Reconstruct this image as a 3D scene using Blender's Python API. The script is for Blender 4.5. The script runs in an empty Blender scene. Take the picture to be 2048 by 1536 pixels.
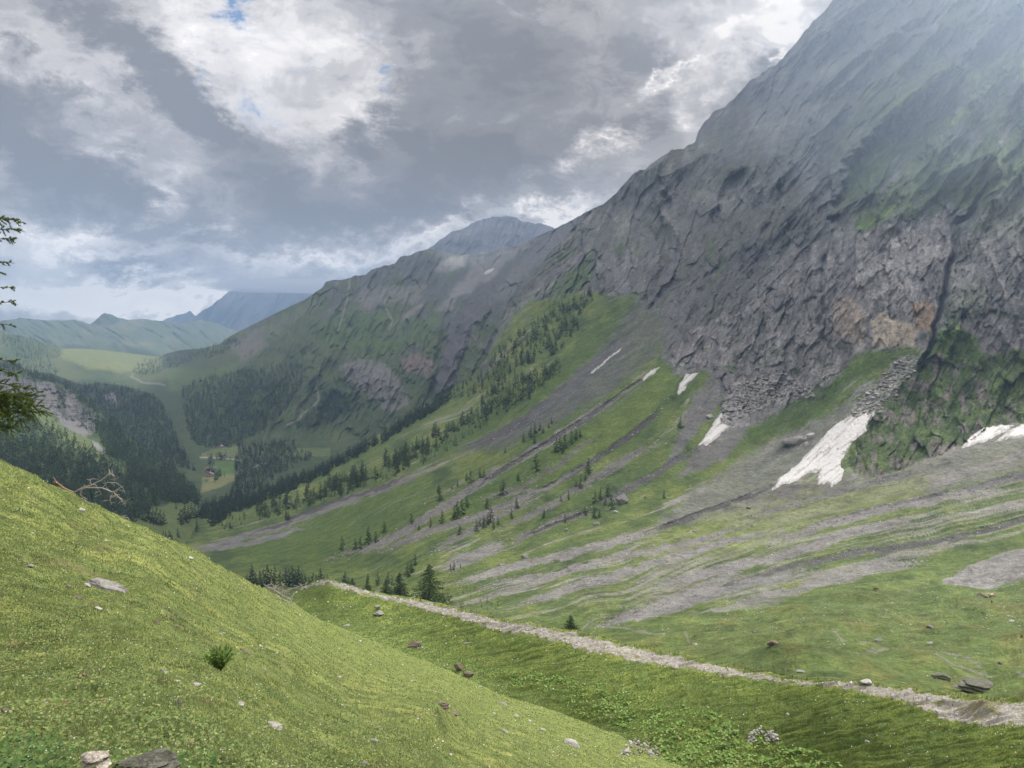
import bpy, math, random
import numpy as np
from mathutils import Vector, Matrix
R = math.radians
random.seed(7); rng = np.random.default_rng(7)
SC = bpy.context.scene; COL = SC.collection

# ------------------------------------------------------------------ camera
F = 1532.0                       # focal length in photo pixels (photo 2048 wide)
PITCH = math.atan((768 - 650) / F)
cam = bpy.data.cameras.new("camera"); cam.sensor_width = 36.0; cam.lens = 36.0 * F / 2048
cam.clip_start = 0.2; cam.clip_end = 120000
camo = bpy.data.objects.new("camera", cam); COL.objects.link(camo)
camo.location = (0, 0, 0); camo.rotation_euler = (math.pi / 2 - PITCH, 0, 0)
SC.camera = camo

# ------------------------------------------------------------------ exposure, sun
SC.view_settings.view_transform = 'Standard'; SC.view_settings.look = 'None'
SC.view_settings.exposure = 0.40; SC.view_settings.gamma = 1.0
SC.cycles.volume_bounces = 1; SC.cycles.max_bounces = 6; SC.cycles.diffuse_bounces = 3
SC.cycles.volume_step_rate = 4; SC.cycles.use_denoising = True
SUN_AZ, SUN_EL = 52.0, 47.0      # azimuth to the right of the view direction
sd = Vector((math.sin(R(SUN_AZ)) * math.cos(R(SUN_EL)), math.cos(R(SUN_AZ)) * math.cos(R(SUN_EL)), math.sin(R(SUN_EL))))
sl = bpy.data.lights.new("sun", 'SUN'); sl.energy = 4.3; sl.angle = R(7); sl.color = (1, .95, .87)
so = bpy.data.objects.new("sun", sl); COL.objects.link(so); so.location = (400, 400, 900)
so.rotation_euler = (-sd).to_track_quat('-Z', 'Y').to_euler()

# ------------------------------------------------------------------ rays
def ray(px, py):
    a = (np.asarray(px, float) - 1024) / F; b = (768 - np.asarray(py, float)) / F
    y = math.cos(PITCH) + b * math.sin(PITCH); z = -math.sin(PITCH) + b * math.cos(PITCH)
    return a / y, z / y            # x and z per metre of y

# ------------------------------------------------------------------ sky (world)
def build_world():
    w = bpy.data.worlds.new("World"); SC.world = w; w.use_nodes = True
    nt = w.node_tree; N = nt.nodes; L = nt.links; N.clear()
    out = N.new('ShaderNodeOutputWorld'); bg = N.new('ShaderNodeBackground'); L.new(bg.outputs[0], out.inputs[0])
    def math_(op, a, b=None, c=None, clamp=False):
        n = N.new('ShaderNodeMath'); n.operation = op; n.use_clamp = clamp
        for i, v in enumerate((a, b, c)):
            if v is None: continue
            if isinstance(v, (int, float)): n.inputs[i].default_value = v
            else: L.new(v, n.inputs[i])
        return n.outputs[0]
    tc = N.new('ShaderNodeTexCoord'); sep = N.new('ShaderNodeSeparateXYZ'); L.new(tc.outputs['Generated'], sep.inputs[0])
    az = math_('ARCTAN2', sep.outputs[0], sep.outputs[1]); el = math_('ARCSINE', sep.outputs[2])
    cb = N.new('ShaderNodeCombineXYZ'); L.new(az, cb.inputs[0]); L.new(el, cb.inputs[1])
    st = N.new('ShaderNodeCombineXYZ'); L.new(az, st.inputs[0]); L.new(math_('MULTIPLY', el, 1.7), st.inputs[1])
    def noise(vec, scale, det, rough, dist=0.0, w=0.0):
        n = N.new('ShaderNodeTexNoise'); n.noise_dimensions = '4D'; L.new(vec, n.inputs['Vector'])
        n.inputs['W'].default_value = w
        n.inputs['Scale'].default_value = scale; n.inputs['Detail'].default_value = det
        n.inputs['Roughness'].default_value = rough; n.inputs['Distortion'].default_value = dist
        return n
    wn = noise(st.outputs[0], 5.0, 9, .66, .3, 3.1)
    def vm(op, a, b):
        n = N.new('ShaderNodeVectorMath'); n.operation = op
        for i, v in enumerate((a, b)):
            if isinstance(v, tuple): n.inputs[i].default_value = v
            else: L.new(v, n.inputs[i])
        return n.outputs[0]
    warp = vm('MULTIPLY', vm('SUBTRACT', wn.outputs['Color'], (.5, .5, .5)), (.36, .26, 0))
    wp = vm('ADD', cb.outputs[0], warp)
    wn2 = noise(st.outputs[0], 26.0, 8, .7, .2, 9.4)
    wp = vm('ADD', wp, vm('MULTIPLY', vm('SUBTRACT', wn2.outputs['Color'], (.5, .5, .5)), (.10, .075, 0)))
    def blobs(lst):
        acc = None
        for (px, py, rx, ry, rot, wgt) in lst:
            dx, dz = ray(px, py); n_ = math.sqrt(dx * dx + 1 + dz * dz)
            a = math.atan2(dx, 1); e = math.asin(dz / n_)
            m = N.new('ShaderNodeMapping'); m.vector_type = 'TEXTURE'; L.new(wp, m.inputs[0])
            m.inputs['Location'].default_value = (a, e, 0); m.inputs['Rotation'].default_value = (0, 0, R(rot))
            m.inputs['Scale'].default_value = (rx / F * 1.35, ry / F * 1.35, 1)
            g = N.new('ShaderNodeTexGradient'); g.gradient_type = 'QUADRATIC_SPHERE'; L.new(m.outputs[0], g.inputs[0])
            acc = math_('MULTIPLY', g.outputs['Fac'], wgt) if acc is None else math_('MULTIPLY_ADD', g.outputs['Fac'], wgt, acc)
        return acc
    B = blobs(SKY_BLOBS); H = blobs(SKY_HOLES); Wm = blobs(SKY_WARM)
    big = noise(st.outputs[0], 3.2, 8, .58, .4, 1.7); med = noise(st.outputs[0], 15.0, 10, .66, .6, 5.2)
    v = math_('MULTIPLY_ADD', big.outputs['Fac'], SKYV['big'], SKYV['base'])
    v = math_('MULTIPLY_ADD', med.outputs['Fac'], SKYV['med'], v)
    v = math_('ADD', v, B)
    ramp = N.new('ShaderNodeValToRGB'); L.new(v, ramp.inputs[0]); cr = ramp.color_ramp; cr.interpolation = 'EASE'
    stops = SKY_RAMP
    while len(cr.elements) < len(stops): cr.elements.new(.5)
    for e_, (p, c) in zip(cr.elements, stops): e_.position = p; e_.color = (*c, 1)
    def mix(fac, a, b, mode='MIX'):
        n = N.new('ShaderNodeMix'); n.data_type = 'RGBA'; n.blend_type = mode
        if isinstance(fac, (int, float)): n.inputs['Factor'].default_value = fac
        else: L.new(fac, n.inputs['Factor'])
        for k, vv in ((6, a), (7, b)):
            if isinstance(vv, tuple): n.inputs[k].default_value = vv
            else: L.new(vv, n.inputs[k])
        return n.outputs[2]
    sky = N.new('ShaderNodeTexSky'); sky.sky_type = 'NISHITA'; sky.sun_disc = False
    sky.sun_elevation = R(SUN_EL); sky.sun_rotation = R(SUN_AZ); sky.altitude = 1900
    skyc = mix(1.0, sky.outputs[0], (SKYV['nish'],) * 3 + (1,), 'MULTIPLY')
    c = mix(math_('MULTIPLY', Wm, 1.0, clamp=True), ramp.outputs[0], (.80, .75, .70, 1))
    c = mix(math_('MULTIPLY', H, 1.0, clamp=True), c, skyc)
    # sky made brighter high up, all round, for more ambient light on the land
    hi = N.new('ShaderNodeMapRange'); hi.interpolation_type = 'SMOOTHSTEP'; L.new(el, hi.inputs[0])
    hi.inputs[1].default_value = R(31); hi.inputs[2].default_value = R(62); hi.inputs[3].default_value = 1; hi.inputs[4].default_value = SKYV['zen']
    lo = N.new('ShaderNodeMapRange'); lo.interpolation_type = 'SMOOTHSTEP'; L.new(el, lo.inputs[0])
    lo.inputs[1].default_value = R(0); lo.inputs[2].default_value = R(9); lo.inputs[3].default_value = SKYV['hor']; lo.inputs[4].default_value = 1
    hm = math_('MULTIPLY', hi.outputs[0], lo.outputs[0])
    dt = N.new('ShaderNodeVectorMath'); dt.operation = 'SCALE'; L.new(c, dt.inputs[0]); L.new(hm, dt.inputs['Scale'])
    L.new(dt.outputs[0], bg.inputs[0]); bg.inputs[1].default_value = 1.0
SKYV = dict(big=.36, med=.98, base=-.20, nish=.10, zen=4.2, hor=2.0)
SKY_RAMP = [(0, (0.187, 0.175, 0.164)), (0.2, (0.246, 0.23, 0.217)), (0.4, (0.381, 0.356, 0.337)), (0.56, (0.535, 0.501, 0.473)), (0.74, (0.732, 0.687, 0.648)), (0.9, (0.874, 0.818, 0.769)), (1, (1.092, 1.01, 0.926))]
SKY_BLOBS = [(300,150,190,60,-30,-.85),(400,215,190,60,-22,-.8),(480,245,80,30,-18,-.4),(50,250,160,110,0,-.75),(120,330,140,60,-30,-.4),(210,390,200,70,-12,-.6),(570,385,170,85,0,-.7),
  (950,110,330,200,0,-.62),(980,330,330,100,8,-.6),(760,430,340,50,6,-.45),(250,530,170,30,2,-.6),(480,570,300,24,0,-.25),(1540,100,90,75,0,-.55),(1250,110,100,70,20,-.25),
  (820,310,120,120,0,-.35),(640,590,280,24,0,-.4),(400,470,220,40,-4,-.25),(1280,230,120,50,10,-.3),
  (420,90,110,130,-20,.3),(600,110,220,120,0,.5),(730,250,80,80,0,.5),(600,225,120,50,0,.25),(320,390,60,60,0,.6),(100,150,150,40,-10,.25),(1440,50,180,80,10,.65),(1350,140,90,22,18,.6),
  (1290,145,32,16,0,.7),(1230,300,80,36,0,.7),(1110,440,170,26,14,.85),(1430,185,80,40,0,.6),(850,485,140,28,18,.55),(30,445,80,30,0,.5),(1600,20,120,60,0,.7),
  (1575,85,26,26,0,.9),(90,590,300,70,0,1.35),(340,612,210,50,0,1.4),(130,480,190,34,0,.8),(650,510,280,30,0,.6),(230,300,90,26,-10,.2)]
SKY_HOLES = [(465,20,36,52,20,1.6),(735,185,26,16,0,1.1),(590,205,50,40,0,.9),(400,150,22,30,0,.4),(700,95,40,16,0,.4)]
SKY_WARM = [(60,590,170,50,0,.5),(330,605,140,26,0,.5),(1130,440,90,18,14,.2)]
build_world()

# ------------------------------------------------------------------ noise
_P = np.random.default_rng(99).permutation(4096).astype(np.int64)
def _h(ix, iy, s):
    return _P[(_P[(_P[(ix + s * 131) & 4095] + iy) & 4095] + s * 17) & 4095]
def pn(x, y, s=0):
    x, y = np.broadcast_arrays(np.asarray(x, float), np.asarray(y, float))
    x0 = np.floor(x); y0 = np.floor(y); fx = x - x0; fy = y - y0
    ix = x0.astype(np.int64); iy = y0.astype(np.int64)
    u = fx * fx * fx * (fx * (fx * 6 - 15) + 10); v = fy * fy * fy * (fy * (fy * 6 - 15) + 10)
    def g(dx, dy):
        a = _h(ix + dx, iy + dy, s) * (2 * math.pi / 4096)
        return np.cos(a) * (fx - dx) + np.sin(a) * (fy - dy)
    a = g(0, 0); b = g(1, 0); c = g(0, 1); d = g(1, 1)
    return ((a + (b - a) * u) + ((c + (d - c) * u) - (a + (b - a) * u)) * v) * 1.5
def fbm(x, y, o=4, s=0, gain=.5):
    r = 0; a = 1; t = 0
    for i in range(o):
        r = r + a * pn(x * 2 ** i, y * 2 ** i, s + i); t += a; a *= gain
    return r / t
def ridged(x, y, o=4, s=0, gain=.55):
    r = 0; a = 1; t = 0; w = 1
    for i in range(o):
        n = 1 - np.abs(pn(x * 2 ** i, y * 2 ** i, s + i)) * 1.6; n = np.clip(n, 0, 1) ** 2
        r = r + a * n * w; w = np.clip(n * 1.6, 0, 1); t += a; a *= gain
    return r / t
def facet(x, y, s=0, tilt=1.0):
    """broken rock: every irregular cell is a tilted flat face with sharp joints"""
    x0 = np.floor(x).astype(np.int64); y0 = np.floor(y).astype(np.int64); best = np.full(x.shape, 1e9); out = np.zeros(x.shape)
    for dx in (-1, 0, 1):
        for dy in (-1, 0, 1):
            h = _h(x0 + dx, y0 + dy, s); h2 = _h(x0 + dx, y0 + dy, s + 31); cx = x0 + dx + .15 + .7 * h / 4096; cy = y0 + dy + .15 + .7 * h2 / 4096
            d = np.abs(x - cx) * 1.1 + np.abs(y - cy) + .35 * np.abs(x - cx - y + cy); k = d < best; best = np.where(k, d, best)
            v = _h(x0 + dx, y0 + dy, s + 57) / 4096 - .5; a = h2 / 4096 * 6.283; out = np.where(k, v + tilt * (np.cos(a) * (x - cx) + np.sin(a) * (y - cy)) * .6, out)
    return out
def sm(x, a, b): t = np.clip((x - a) / (b - a), 0, 1); return t * t * (3 - 2 * t)
def mixc(c, d, m):
    if np.ndim(c) == 1: c = np.broadcast_to(np.array(c, float), m.shape + (3,))
    return c + (np.asarray(d, float) - c) * m[..., None]
def segd(px, py, pts, closed):
    n = len(pts); best = np.full(px.shape, 1e18); ins = np.zeros(px.shape, bool)
    for i in range(n if closed else n - 1):
        x0, y0 = pts[i][:2]; x1, y1 = pts[(i + 1) % n][:2]
        dx, dy = x1 - x0, y1 - y0; t = np.clip(((px - x0) * dx + (py - y0) * dy) / (dx * dx + dy * dy + 1e-9), 0, 1)
        best = np.minimum(best, (px - x0 - t * dx) ** 2 + (py - y0 - t * dy) ** 2)
        if closed:
            c = (y0 > py) != (y1 > py)
            with np.errstate(divide='ignore', invalid='ignore'):
                ins ^= c & (px < dx * (py - y0) / (dy if dy else 1e-9) + x0)
    d = np.sqrt(best)
    return np.where(ins, d, -d) if closed else d
def poly(px, py, pts, soft=4.0, warp=6.0, fr=.03, s=50):
    """mask 0..1 of a traced zone of the slope, with a ragged edge"""
    out = np.zeros(px.shape); P = np.array(pts, float); m = warp + soft + 2
    k = (px > P[:, 0].min() - m) & (px < P[:, 0].max() + m) & (py > P[:, 1].min() - m) & (py < P[:, 1].max() + m)
    if not k.any(): return out
    x = px[k]; y = py[k]
    wx = x + warp * fbm(x * fr, y * fr, 4, s, .65); wy = y + warp * fbm(x * fr, y * fr, 4, s + 7, .65)
    out[k] = sm(segd(wx, wy, pts, True), -soft, soft); return out
def line(px, py, pts, w, soft=2.0, warp=4.0, fr=.03, s=80):
    out = np.zeros(px.shape); P = np.array(pts, float)[:, :2]; m = warp + w + soft + 2
    k = (px > P[:, 0].min() - m) & (px < P[:, 0].max() + m) & (py > P[:, 1].min() - m) & (py < P[:, 1].max() + m)
    if not k.any(): return out
    x = px[k]; y = py[k]
    wx = x + warp * fbm(x * fr, y * fr, 3, s, .6); wy = y + warp * fbm(x * fr, y * fr, 3, s + 7, .6)
    d = segd(wx, wy, pts, False)
    ww = w
    out[k] = 1 - sm(d, ww - soft, ww + soft); return out

class TPS:
    def __init__(s, pts, lam=1e-4):
        P = np.array(pts, float); s.xy = P[:, :2] / 500.0; v = P[:, 2]; n = len(P)
        K = s.k(s.xy, s.xy) + lam * np.eye(n)
        A = np.zeros((n + 3, n + 3)); A[:n, :n] = K; A[:n, n] = 1; A[:n, n + 1:] = s.xy; A[n:, :n] = A[:n, n:].T
        s.w = np.linalg.solve(A, np.concatenate([v, np.zeros(3)]))
    @staticmethod
    def k(a, b):
        r2 = ((a[:, None, :] - b[None]) ** 2).sum(2); return r2 * np.log(r2 + 1e-12)
    def __call__(s, px, py):
        sh = px.shape; Q = np.stack([px.ravel(), py.ravel()], 1) / 500.0; n = len(s.xy); out = np.empty(len(Q))
        for i in range(0, len(Q), 60000):
            q = Q[i:i + 60000]; out[i:i + 60000] = s.k(q, s.xy) @ s.w[:n] + s.w[n] + q @ s.w[n + 1:]
        return out.reshape(sh)
def curve(pts, xs):
    P = np.array(pts, float); return np.interp(xs, P[:, 0], P[:, 1])

# where the near hillside runs into the bank both carry the same turf
EDGE = [(640,1238),(700,1262),(760,1287),(850,1320),(950,1364),(1100,1418),(1250,1476),(1400,1550),(1600,1660)]
def blend(x, y): return .9 * np.exp(-segd(x, y, EDGE, False) / 55.0)
JC = np.array((.185, .245, .075))
# ------------------------------------------------------------------ scene helpers
def tag(o, label=None, cat=None, group=None, kind=None):
    if label: o["label"] = label
    if cat: o["category"] = cat
    if group: o["group"] = group
    if kind: o["kind"] = kind
    return o
def empty(name, loc, rz=0.0):
    o = bpy.data.objects.new(name, None); COL.objects.link(o); o.location = loc; o.rotation_euler = (0, 0, rz); return o
def mesh_np(name, V, Fc, mat, parent=None, smooth=False, cols=None):
    """V (n,3); Fc (m,k) all the same k; cols (n,3) linear base colours"""
    me = bpy.data.meshes.new(name); V = np.ascontiguousarray(V, np.float32); Fc = np.ascontiguousarray(Fc, np.int32)
    m, k = Fc.shape
    me.vertices.add(len(V)); me.vertices.foreach_set('co', V.ravel())
    me.loops.add(m * k); me.loops.foreach_set('vertex_index', Fc.ravel())
    me.polygons.add(m); me.polygons.foreach_set('loop_start', np.arange(0, m * k, k, dtype=np.int32))
    try: me.polygons.foreach_set('loop_total', np.full(m, k, np.int32))
    except Exception: pass
    me.update(calc_edges=True)
    me.polygons.foreach_set('use_smooth', np.full(m, smooth))
    if cols is not None:
        a = me.attributes.new('Col', 'FLOAT_COLOR', 'POINT'); c = np.ones((len(V), 4), np.float32); c[:, :3] = cols
        a.data.foreach_set('color', c.ravel())
    if mat: me.materials.append(mat)
    o = bpy.data.objects.new(name, me); COL.objects.link(o)
    if parent: o.parent = parent
    return o
def grid_faces(ny, nx, keep=None):
    i = np.arange(ny * nx).reshape(ny, nx)
    f = np.stack([i[:-1, :-1], i[:-1, 1:], i[1:, 1:], i[1:, :-1]], -1)
    return f[keep] if keep is not None else f.reshape(-1, 4)

# ------------------------------------------------------------------ materials
def material(name, col=(.5, .5, .5), vcol=False, rough=.9, scales=(), bump=(), var=.15, spec=.2, hue=None, transl=0.0, objvar=0.0):
    """scales: noise scales (1/m) that vary the colour; bump: list of (scale, distance in m)"""
    m = bpy.data.materials.new(name); m.use_nodes = True; nt = m.node_tree; N = nt.nodes; L = nt.links
    b = N['Principled BSDF']; b.inputs['Roughness'].default_value = rough
    b.inputs['Specular IOR Level'].default_value = spec
    tc = N.new('ShaderNodeTexCoord')
    if vcol:
        a = N.new('ShaderNodeAttribute'); a.attribute_name = 'Col'; cur = a.outputs['Color']
    else:
        a = N.new('ShaderNodeRGB'); a.outputs[0].default_value = (*col, 1); cur = a.outputs[0]
    def scale_by(cur, val, lo, hi):
        mr = N.new('ShaderNodeMapRange'); L.new(val, mr.inputs[0]); mr.inputs[1].default_value = .3; mr.inputs[2].default_value = .7
        mr.inputs[3].default_value = lo; mr.inputs[4].default_value = hi
        v = N.new('ShaderNodeVectorMath'); v.operation = 'SCALE'; L.new(cur, v.inputs[0]); L.new(mr.outputs[0], v.inputs['Scale'])
        return v.outputs[0]
    for i, s in enumerate(scales):
        n = N.new('ShaderNodeTexNoise'); n.inputs['Scale'].default_value = s; n.inputs['Detail'].default_value = 6; n.inputs['Roughness'].default_value = .7
        L.new(tc.outputs['Object'], n.inputs['Vector']); cur = scale_by(cur, n.outputs['Fac'], 1 - var, 1 + var)
        if hue and i == 0:
            mx = N.new('ShaderNodeMix'); mx.data_type = 'RGBA'; mx.blend_type = 'MULTIPLY'
            r = N.new('ShaderNodeMapRange'); L.new(n.outputs['Color'], r.inputs[0]); r.inputs[1].default_value = .35; r.inputs[2].default_value = .65
            L.new(r.outputs[0], mx.inputs['Factor']); L.new(cur, mx.inputs[6]); mx.inputs[7].default_value = (*hue, 1); cur = mx.outputs[2]
    if objvar:
        oi = N.new('ShaderNodeObjectInfo'); mr = N.new('ShaderNodeMapRange'); L.new(oi.outputs['Random'], mr.inputs[0])
        mr.inputs[3].default_value = 1 - objvar; mr.inputs[4].default_value = 1 + objvar
        v = N.new('ShaderNodeVectorMath'); v.operation = 'SCALE'; L.new(cur, v.inputs[0]); L.new(mr.outputs[0], v.inputs['Scale']); cur = v.outputs[0]
    L.new(cur, b.inputs['Base Color'])
    nrm = None
    for s, d in bump:
        n = N.new('ShaderNodeTexNoise'); n.inputs['Scale'].default_value = s; n.inputs['Detail'].default_value = 7; n.inputs['Roughness'].default_value = .72
        L.new(tc.outputs['Object'], n.inputs['Vector'])
        bp = N.new('ShaderNodeBump'); bp.inputs['Strength'].default_value = 1; bp.inputs['Distance'].default_value = d
        L.new(n.outputs['Fac'], bp.inputs['Height'])
        if nrm: L.new(nrm, bp.inputs['Normal'])
        nrm = bp.outputs[0]
    if nrm: L.new(nrm, b.inputs['Normal'])
    if transl:
        tr = N.new('ShaderNodeBsdfTranslucent'); L.new(cur, tr.inputs[0]); ms = N.new('ShaderNodeMixShader'); ms.inputs[0].default_value = transl
        o = N['Material Output']; L.new(b.outputs[0], ms.inputs[1]); L.new(tr.outputs[0], ms.inputs[2]); L.new(ms.outputs[0], o.inputs[0])
    return m

# ------------------------------------------------------------------ terrain sheets
class Sheet:
    """one slope of the land: traced rim and foot, distances at sample points, real relief"""
    def __init__(s, x0, x1, nx, ny, top, bot, ctrl, rel=None, lift=None, jag=None):
        s.x0, s.x1, s.nx, s.ny = x0, x1, nx, ny
        xs = np.linspace(x0, x1, nx); s.T = curve(top, xs); s.B = curve(bot, xs)
        if jag: s.T = s.T + jag(xs)
        v = np.linspace(0, 1, ny)[:, None]
        s.PX = np.broadcast_to(xs, (ny, nx)).copy(); s.PY = s.B + v * (s.T - s.B)
        s.tps = TPS([(a, b, math.log(c)) for a, b, c in ctrl])
        ld = s.tps(s.PX, s.PY)
        if rel is not None: ld = ld + rel(s.PX, s.PY)
        d = np.exp(ld); rx, rz = ray(s.PX, s.PY)
        s.X = rx * d; s.Y = d; s.Z = rz * d
        if lift is not None: s.Z = s.Z + lift(s.PX, s.PY, s.X, s.Y)
    def build(s, name, cols, mat, kind='structure', back=(.04, .12, .3), fall=.9, front=(.12, .3, .55, .8)):
        X, Y, Z = [s.X], [s.Y], [s.Z]
        for k in back:                                   # the far side of the ridge falls away
            f = 1 + k; X.append(s.X[-1:] * f); Y.append(s.Y[-1:] * f); Z.append(s.Z[-1:] - fall * s.Y[-1:] * k)
        nf = 0
        if name in ('mountainside', 'left_ridge', 'valley_and_middle_mountain'):       # the valley floor runs on towards the viewer
            for k in front:
                X.insert(0, s.X[:1] * (1 - k)); Y.insert(0, s.Y[:1] * (1 - k)); Z.insert(0, s.Z[:1] - 1.5 * (k > 0)); nf += 1
        X = np.concatenate(X); Y = np.concatenate(Y); Z = np.concatenate(Z)
        C = np.concatenate([cols[:1]] * nf + [cols] + [cols[-1:]] * len(back)); ny = s.ny + len(back) + nf
        V = np.stack([X, Y, Z], -1).reshape(-1, 3)
        o = mesh_np(name, V, grid_faces(ny, s.nx)[:, ::1], mat, smooth=True, cols=C.reshape(-1, 3))
        if kind: o["kind"] = kind
        return o
    def at(s, px, py, A=None):
        px = np.asarray(px, float); py = np.asarray(py, float)
        u = np.clip((px - s.x0) / (s.x1 - s.x0) * (s.nx - 1), 0, s.nx - 1.001); i = u.astype(int); f = u - i
        T = s.T[i] * (1 - f) + s.T[i + 1] * f; B = s.B[i] * (1 - f) + s.B[i + 1] * f
        w = np.clip((py - B) / (T - B) * (s.ny - 1), 0, s.ny - 1.001); j = w.astype(int); g = w - j
        def q(M): return (M[j, i] * (1 - f) + M[j, i + 1] * f) * (1 - g) + (M[j + 1, i] * (1 - f) + M[j + 1, i + 1] * f) * g
        if A is not None: return q(A)
        return np.stack([q(s.X), q(s.Y), q(s.Z)], -1)
def drape(sh, name, pts, mat, off, step=1.5, warp=3.0, feather=5.0, colf=None, s=5, rough=0.0, sink=.15):
    P = np.array(pts, float); x = np.arange(P[:, 0].min() - 6, P[:, 0].max() + 6, step); y = np.arange(P[:, 1].min() - 6, P[:, 1].max() + 6, step)
    gx, gy = np.meshgrid(x, y)
    wx = gx + warp * fbm(gx * .08, gy * .08, 3, s, .6); wy = gy + warp * fbm(gx * .08, gy * .08, 3, s + 3, .6)
    d = segd(wx, wy, pts, True); V = sh.at(gx, gy)
    h = off * sm(d, -2, feather) - off * sink
    if rough: h = h + rough * fbm(gx * .25, gy * .25, 3, s + 9)
    V = V * (1 - 0.0 * h[..., None]); V[..., 2] += h * .9; V[..., 1] -= h * .35
    kv = d > -1.2; keep = kv[:-1, :-1] & kv[1:, :-1] & kv[:-1, 1:] & kv[1:, 1:]
    Fc = grid_faces(len(y), len(x), keep); used = np.unique(Fc); re = np.zeros(gx.size, int); re[used] = np.arange(len(used))
    cols = colf(gx, gy, d).reshape(-1, 3)[used] if colf else None
    Vv = V.reshape(-1, 3)[used]; org = Vv.mean(0)
    o = mesh_np(name, Vv - org, re[Fc][:, ::-1], mat, smooth=True, cols=cols); o.location = org
    return o
# ================================================================== TERRAIN
GR = (.10, .142, .042); GB = (.15, .185, .05); GD = (.045, .075, .026); GY = (.17, .17, .06)
SCR = (.235, .222, .21); SHA = (.105, .098, .10); LIM = (.26, .245, .235); BRN = (.12, .105, .085); OCH = (.34, .27, .18)
m_far = material('far_slopes', vcol=True, scales=(.004, .02), var=.18, bump=())
m_mid = material('rocky_slopes', vcol=True, scales=(.02, .09), var=.2, bump=((.03, 6), (.15, 1.5)))
m_big = material('alpine_slopes', vcol=True, scales=(.05, .28, 1.2), var=.36, bump=((.10, 3.5), (.45, 1.1), (2.2, .2)))
m_bank = material('pasture_turf', vcol=True, scales=(.35, 2.2), var=.22, bump=((.8, .35), (4, .12)))
m_hill = material('hillside_turf', vcol=True, scales=(.8, 6.0), var=.25, bump=((2.5, .10), (14, .03)), hue=(1.12, .95, .8))

# ---- base ground reaching the horizon
V = np.array([(-60000, -3000, -620), (60000, -3000, -620), (60000, 90000, -620), (-60000, 90000, -620)], float)
g0 = mesh_np('ground', V, np.array([[0, 1, 2, 3]]), material('ground_green', (.07, .10, .05), scales=(.002,), var=.3)); g0['kind'] = 'structure'

# ---- far peak, half in cloud
def jagf(a, f, s): return lambda xs: a * fbm(xs * f, xs * 0 + 3.3, 4, s, .6)
tp = [(300,655),(330,640),(350,630),(368,628),(380,623),(392,631),(405,622),(420,612),(440,598),(455,584),(480,578),(520,578),(560,581),(600,585),(760,600)]
S = Sheet(300, 760, 380, 120, tp, [(300, 720), (760, 720)], [(300,720,12500),(760,720,12500),(300,640,15500),(380,630,15500),(430,610,14000),(500,580,14500),(600,580,14500),(760,600,14500),(500,660,13300)],
  rel=lambda x, y: .045 * (ridged(x / 60 + y / 90, y / 160, 4, 5) - .5), jag=jagf(5, .05, 2))
c = mixc(np.array((.10, .10, .11)), (.06, .08, .05), sm(fbm(S.PX / 40, S.PY / 30, 4, 9) + (S.PY - 660) / 50, -.1, .3))
S.build('far_mountain', c, m_far)
# ---- far green hills
tp = [(-250,650),(-150,645),(0,642),(38,636),(90,640),(150,640),(165,643),(180,649),(192,640),(203,628),(210,625),(225,630),(236,636),(260,640),(285,638),(320,641),(345,646),(380,645),(400,640),(430,645),(470,660),(560,700),(640,740)]
S = Sheet(-250, 640, 600, 170, tp, [(-250, 790), (640, 790)],
  [(-250,790,5600),(640,790,5600),(0,720,6300),(300,720,6500),(-250,650,7600),(0,642,7800),(90,640,7900),(165,643,8200),(210,626,8600),(285,638,9000),(350,646,9500),(430,645,10200),(560,700,9800),(640,740,9500),(120,680,7000),(230,690,7100),(330,690,8000)],
  rel=lambda x, y: .02 * fbm(x / 70 + y / 60, y / 60, 4, 3) + .022 * (ridged(x / 55 - y / 40, y / 90, 4, 15) - .5), jag=jagf(2.5, .05, 4))
x, y = S.PX, S.PY
c = mixc(np.array((.075, .105, .055)), (.125, .14, .075), sm(fbm(x / 60, y / 40, 4, 21), -.1, .35))
c = mixc(c, (.12, .12, .11), .6 * sm(ridged(x / 22 - y / 20, y / 40, 4, 22), .45, .75))
for pt in ([(222,688),(228,685),(243,700),(245,712),(235,706)], [(245,690),(262,692),(300,705),(330,714),(330,722),(262,716)], [(120,690),(150,688),(210,700),(205,712),(130,705)], [(178,649),(208,627),(236,637),(240,648),(205,650)]):
    c = mixc(c, (.03, .05, .028), .75 * poly(x, y, pt, 2, 6, .08))
S.build('far_hills', c, m_far); S_FAR = S

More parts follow.
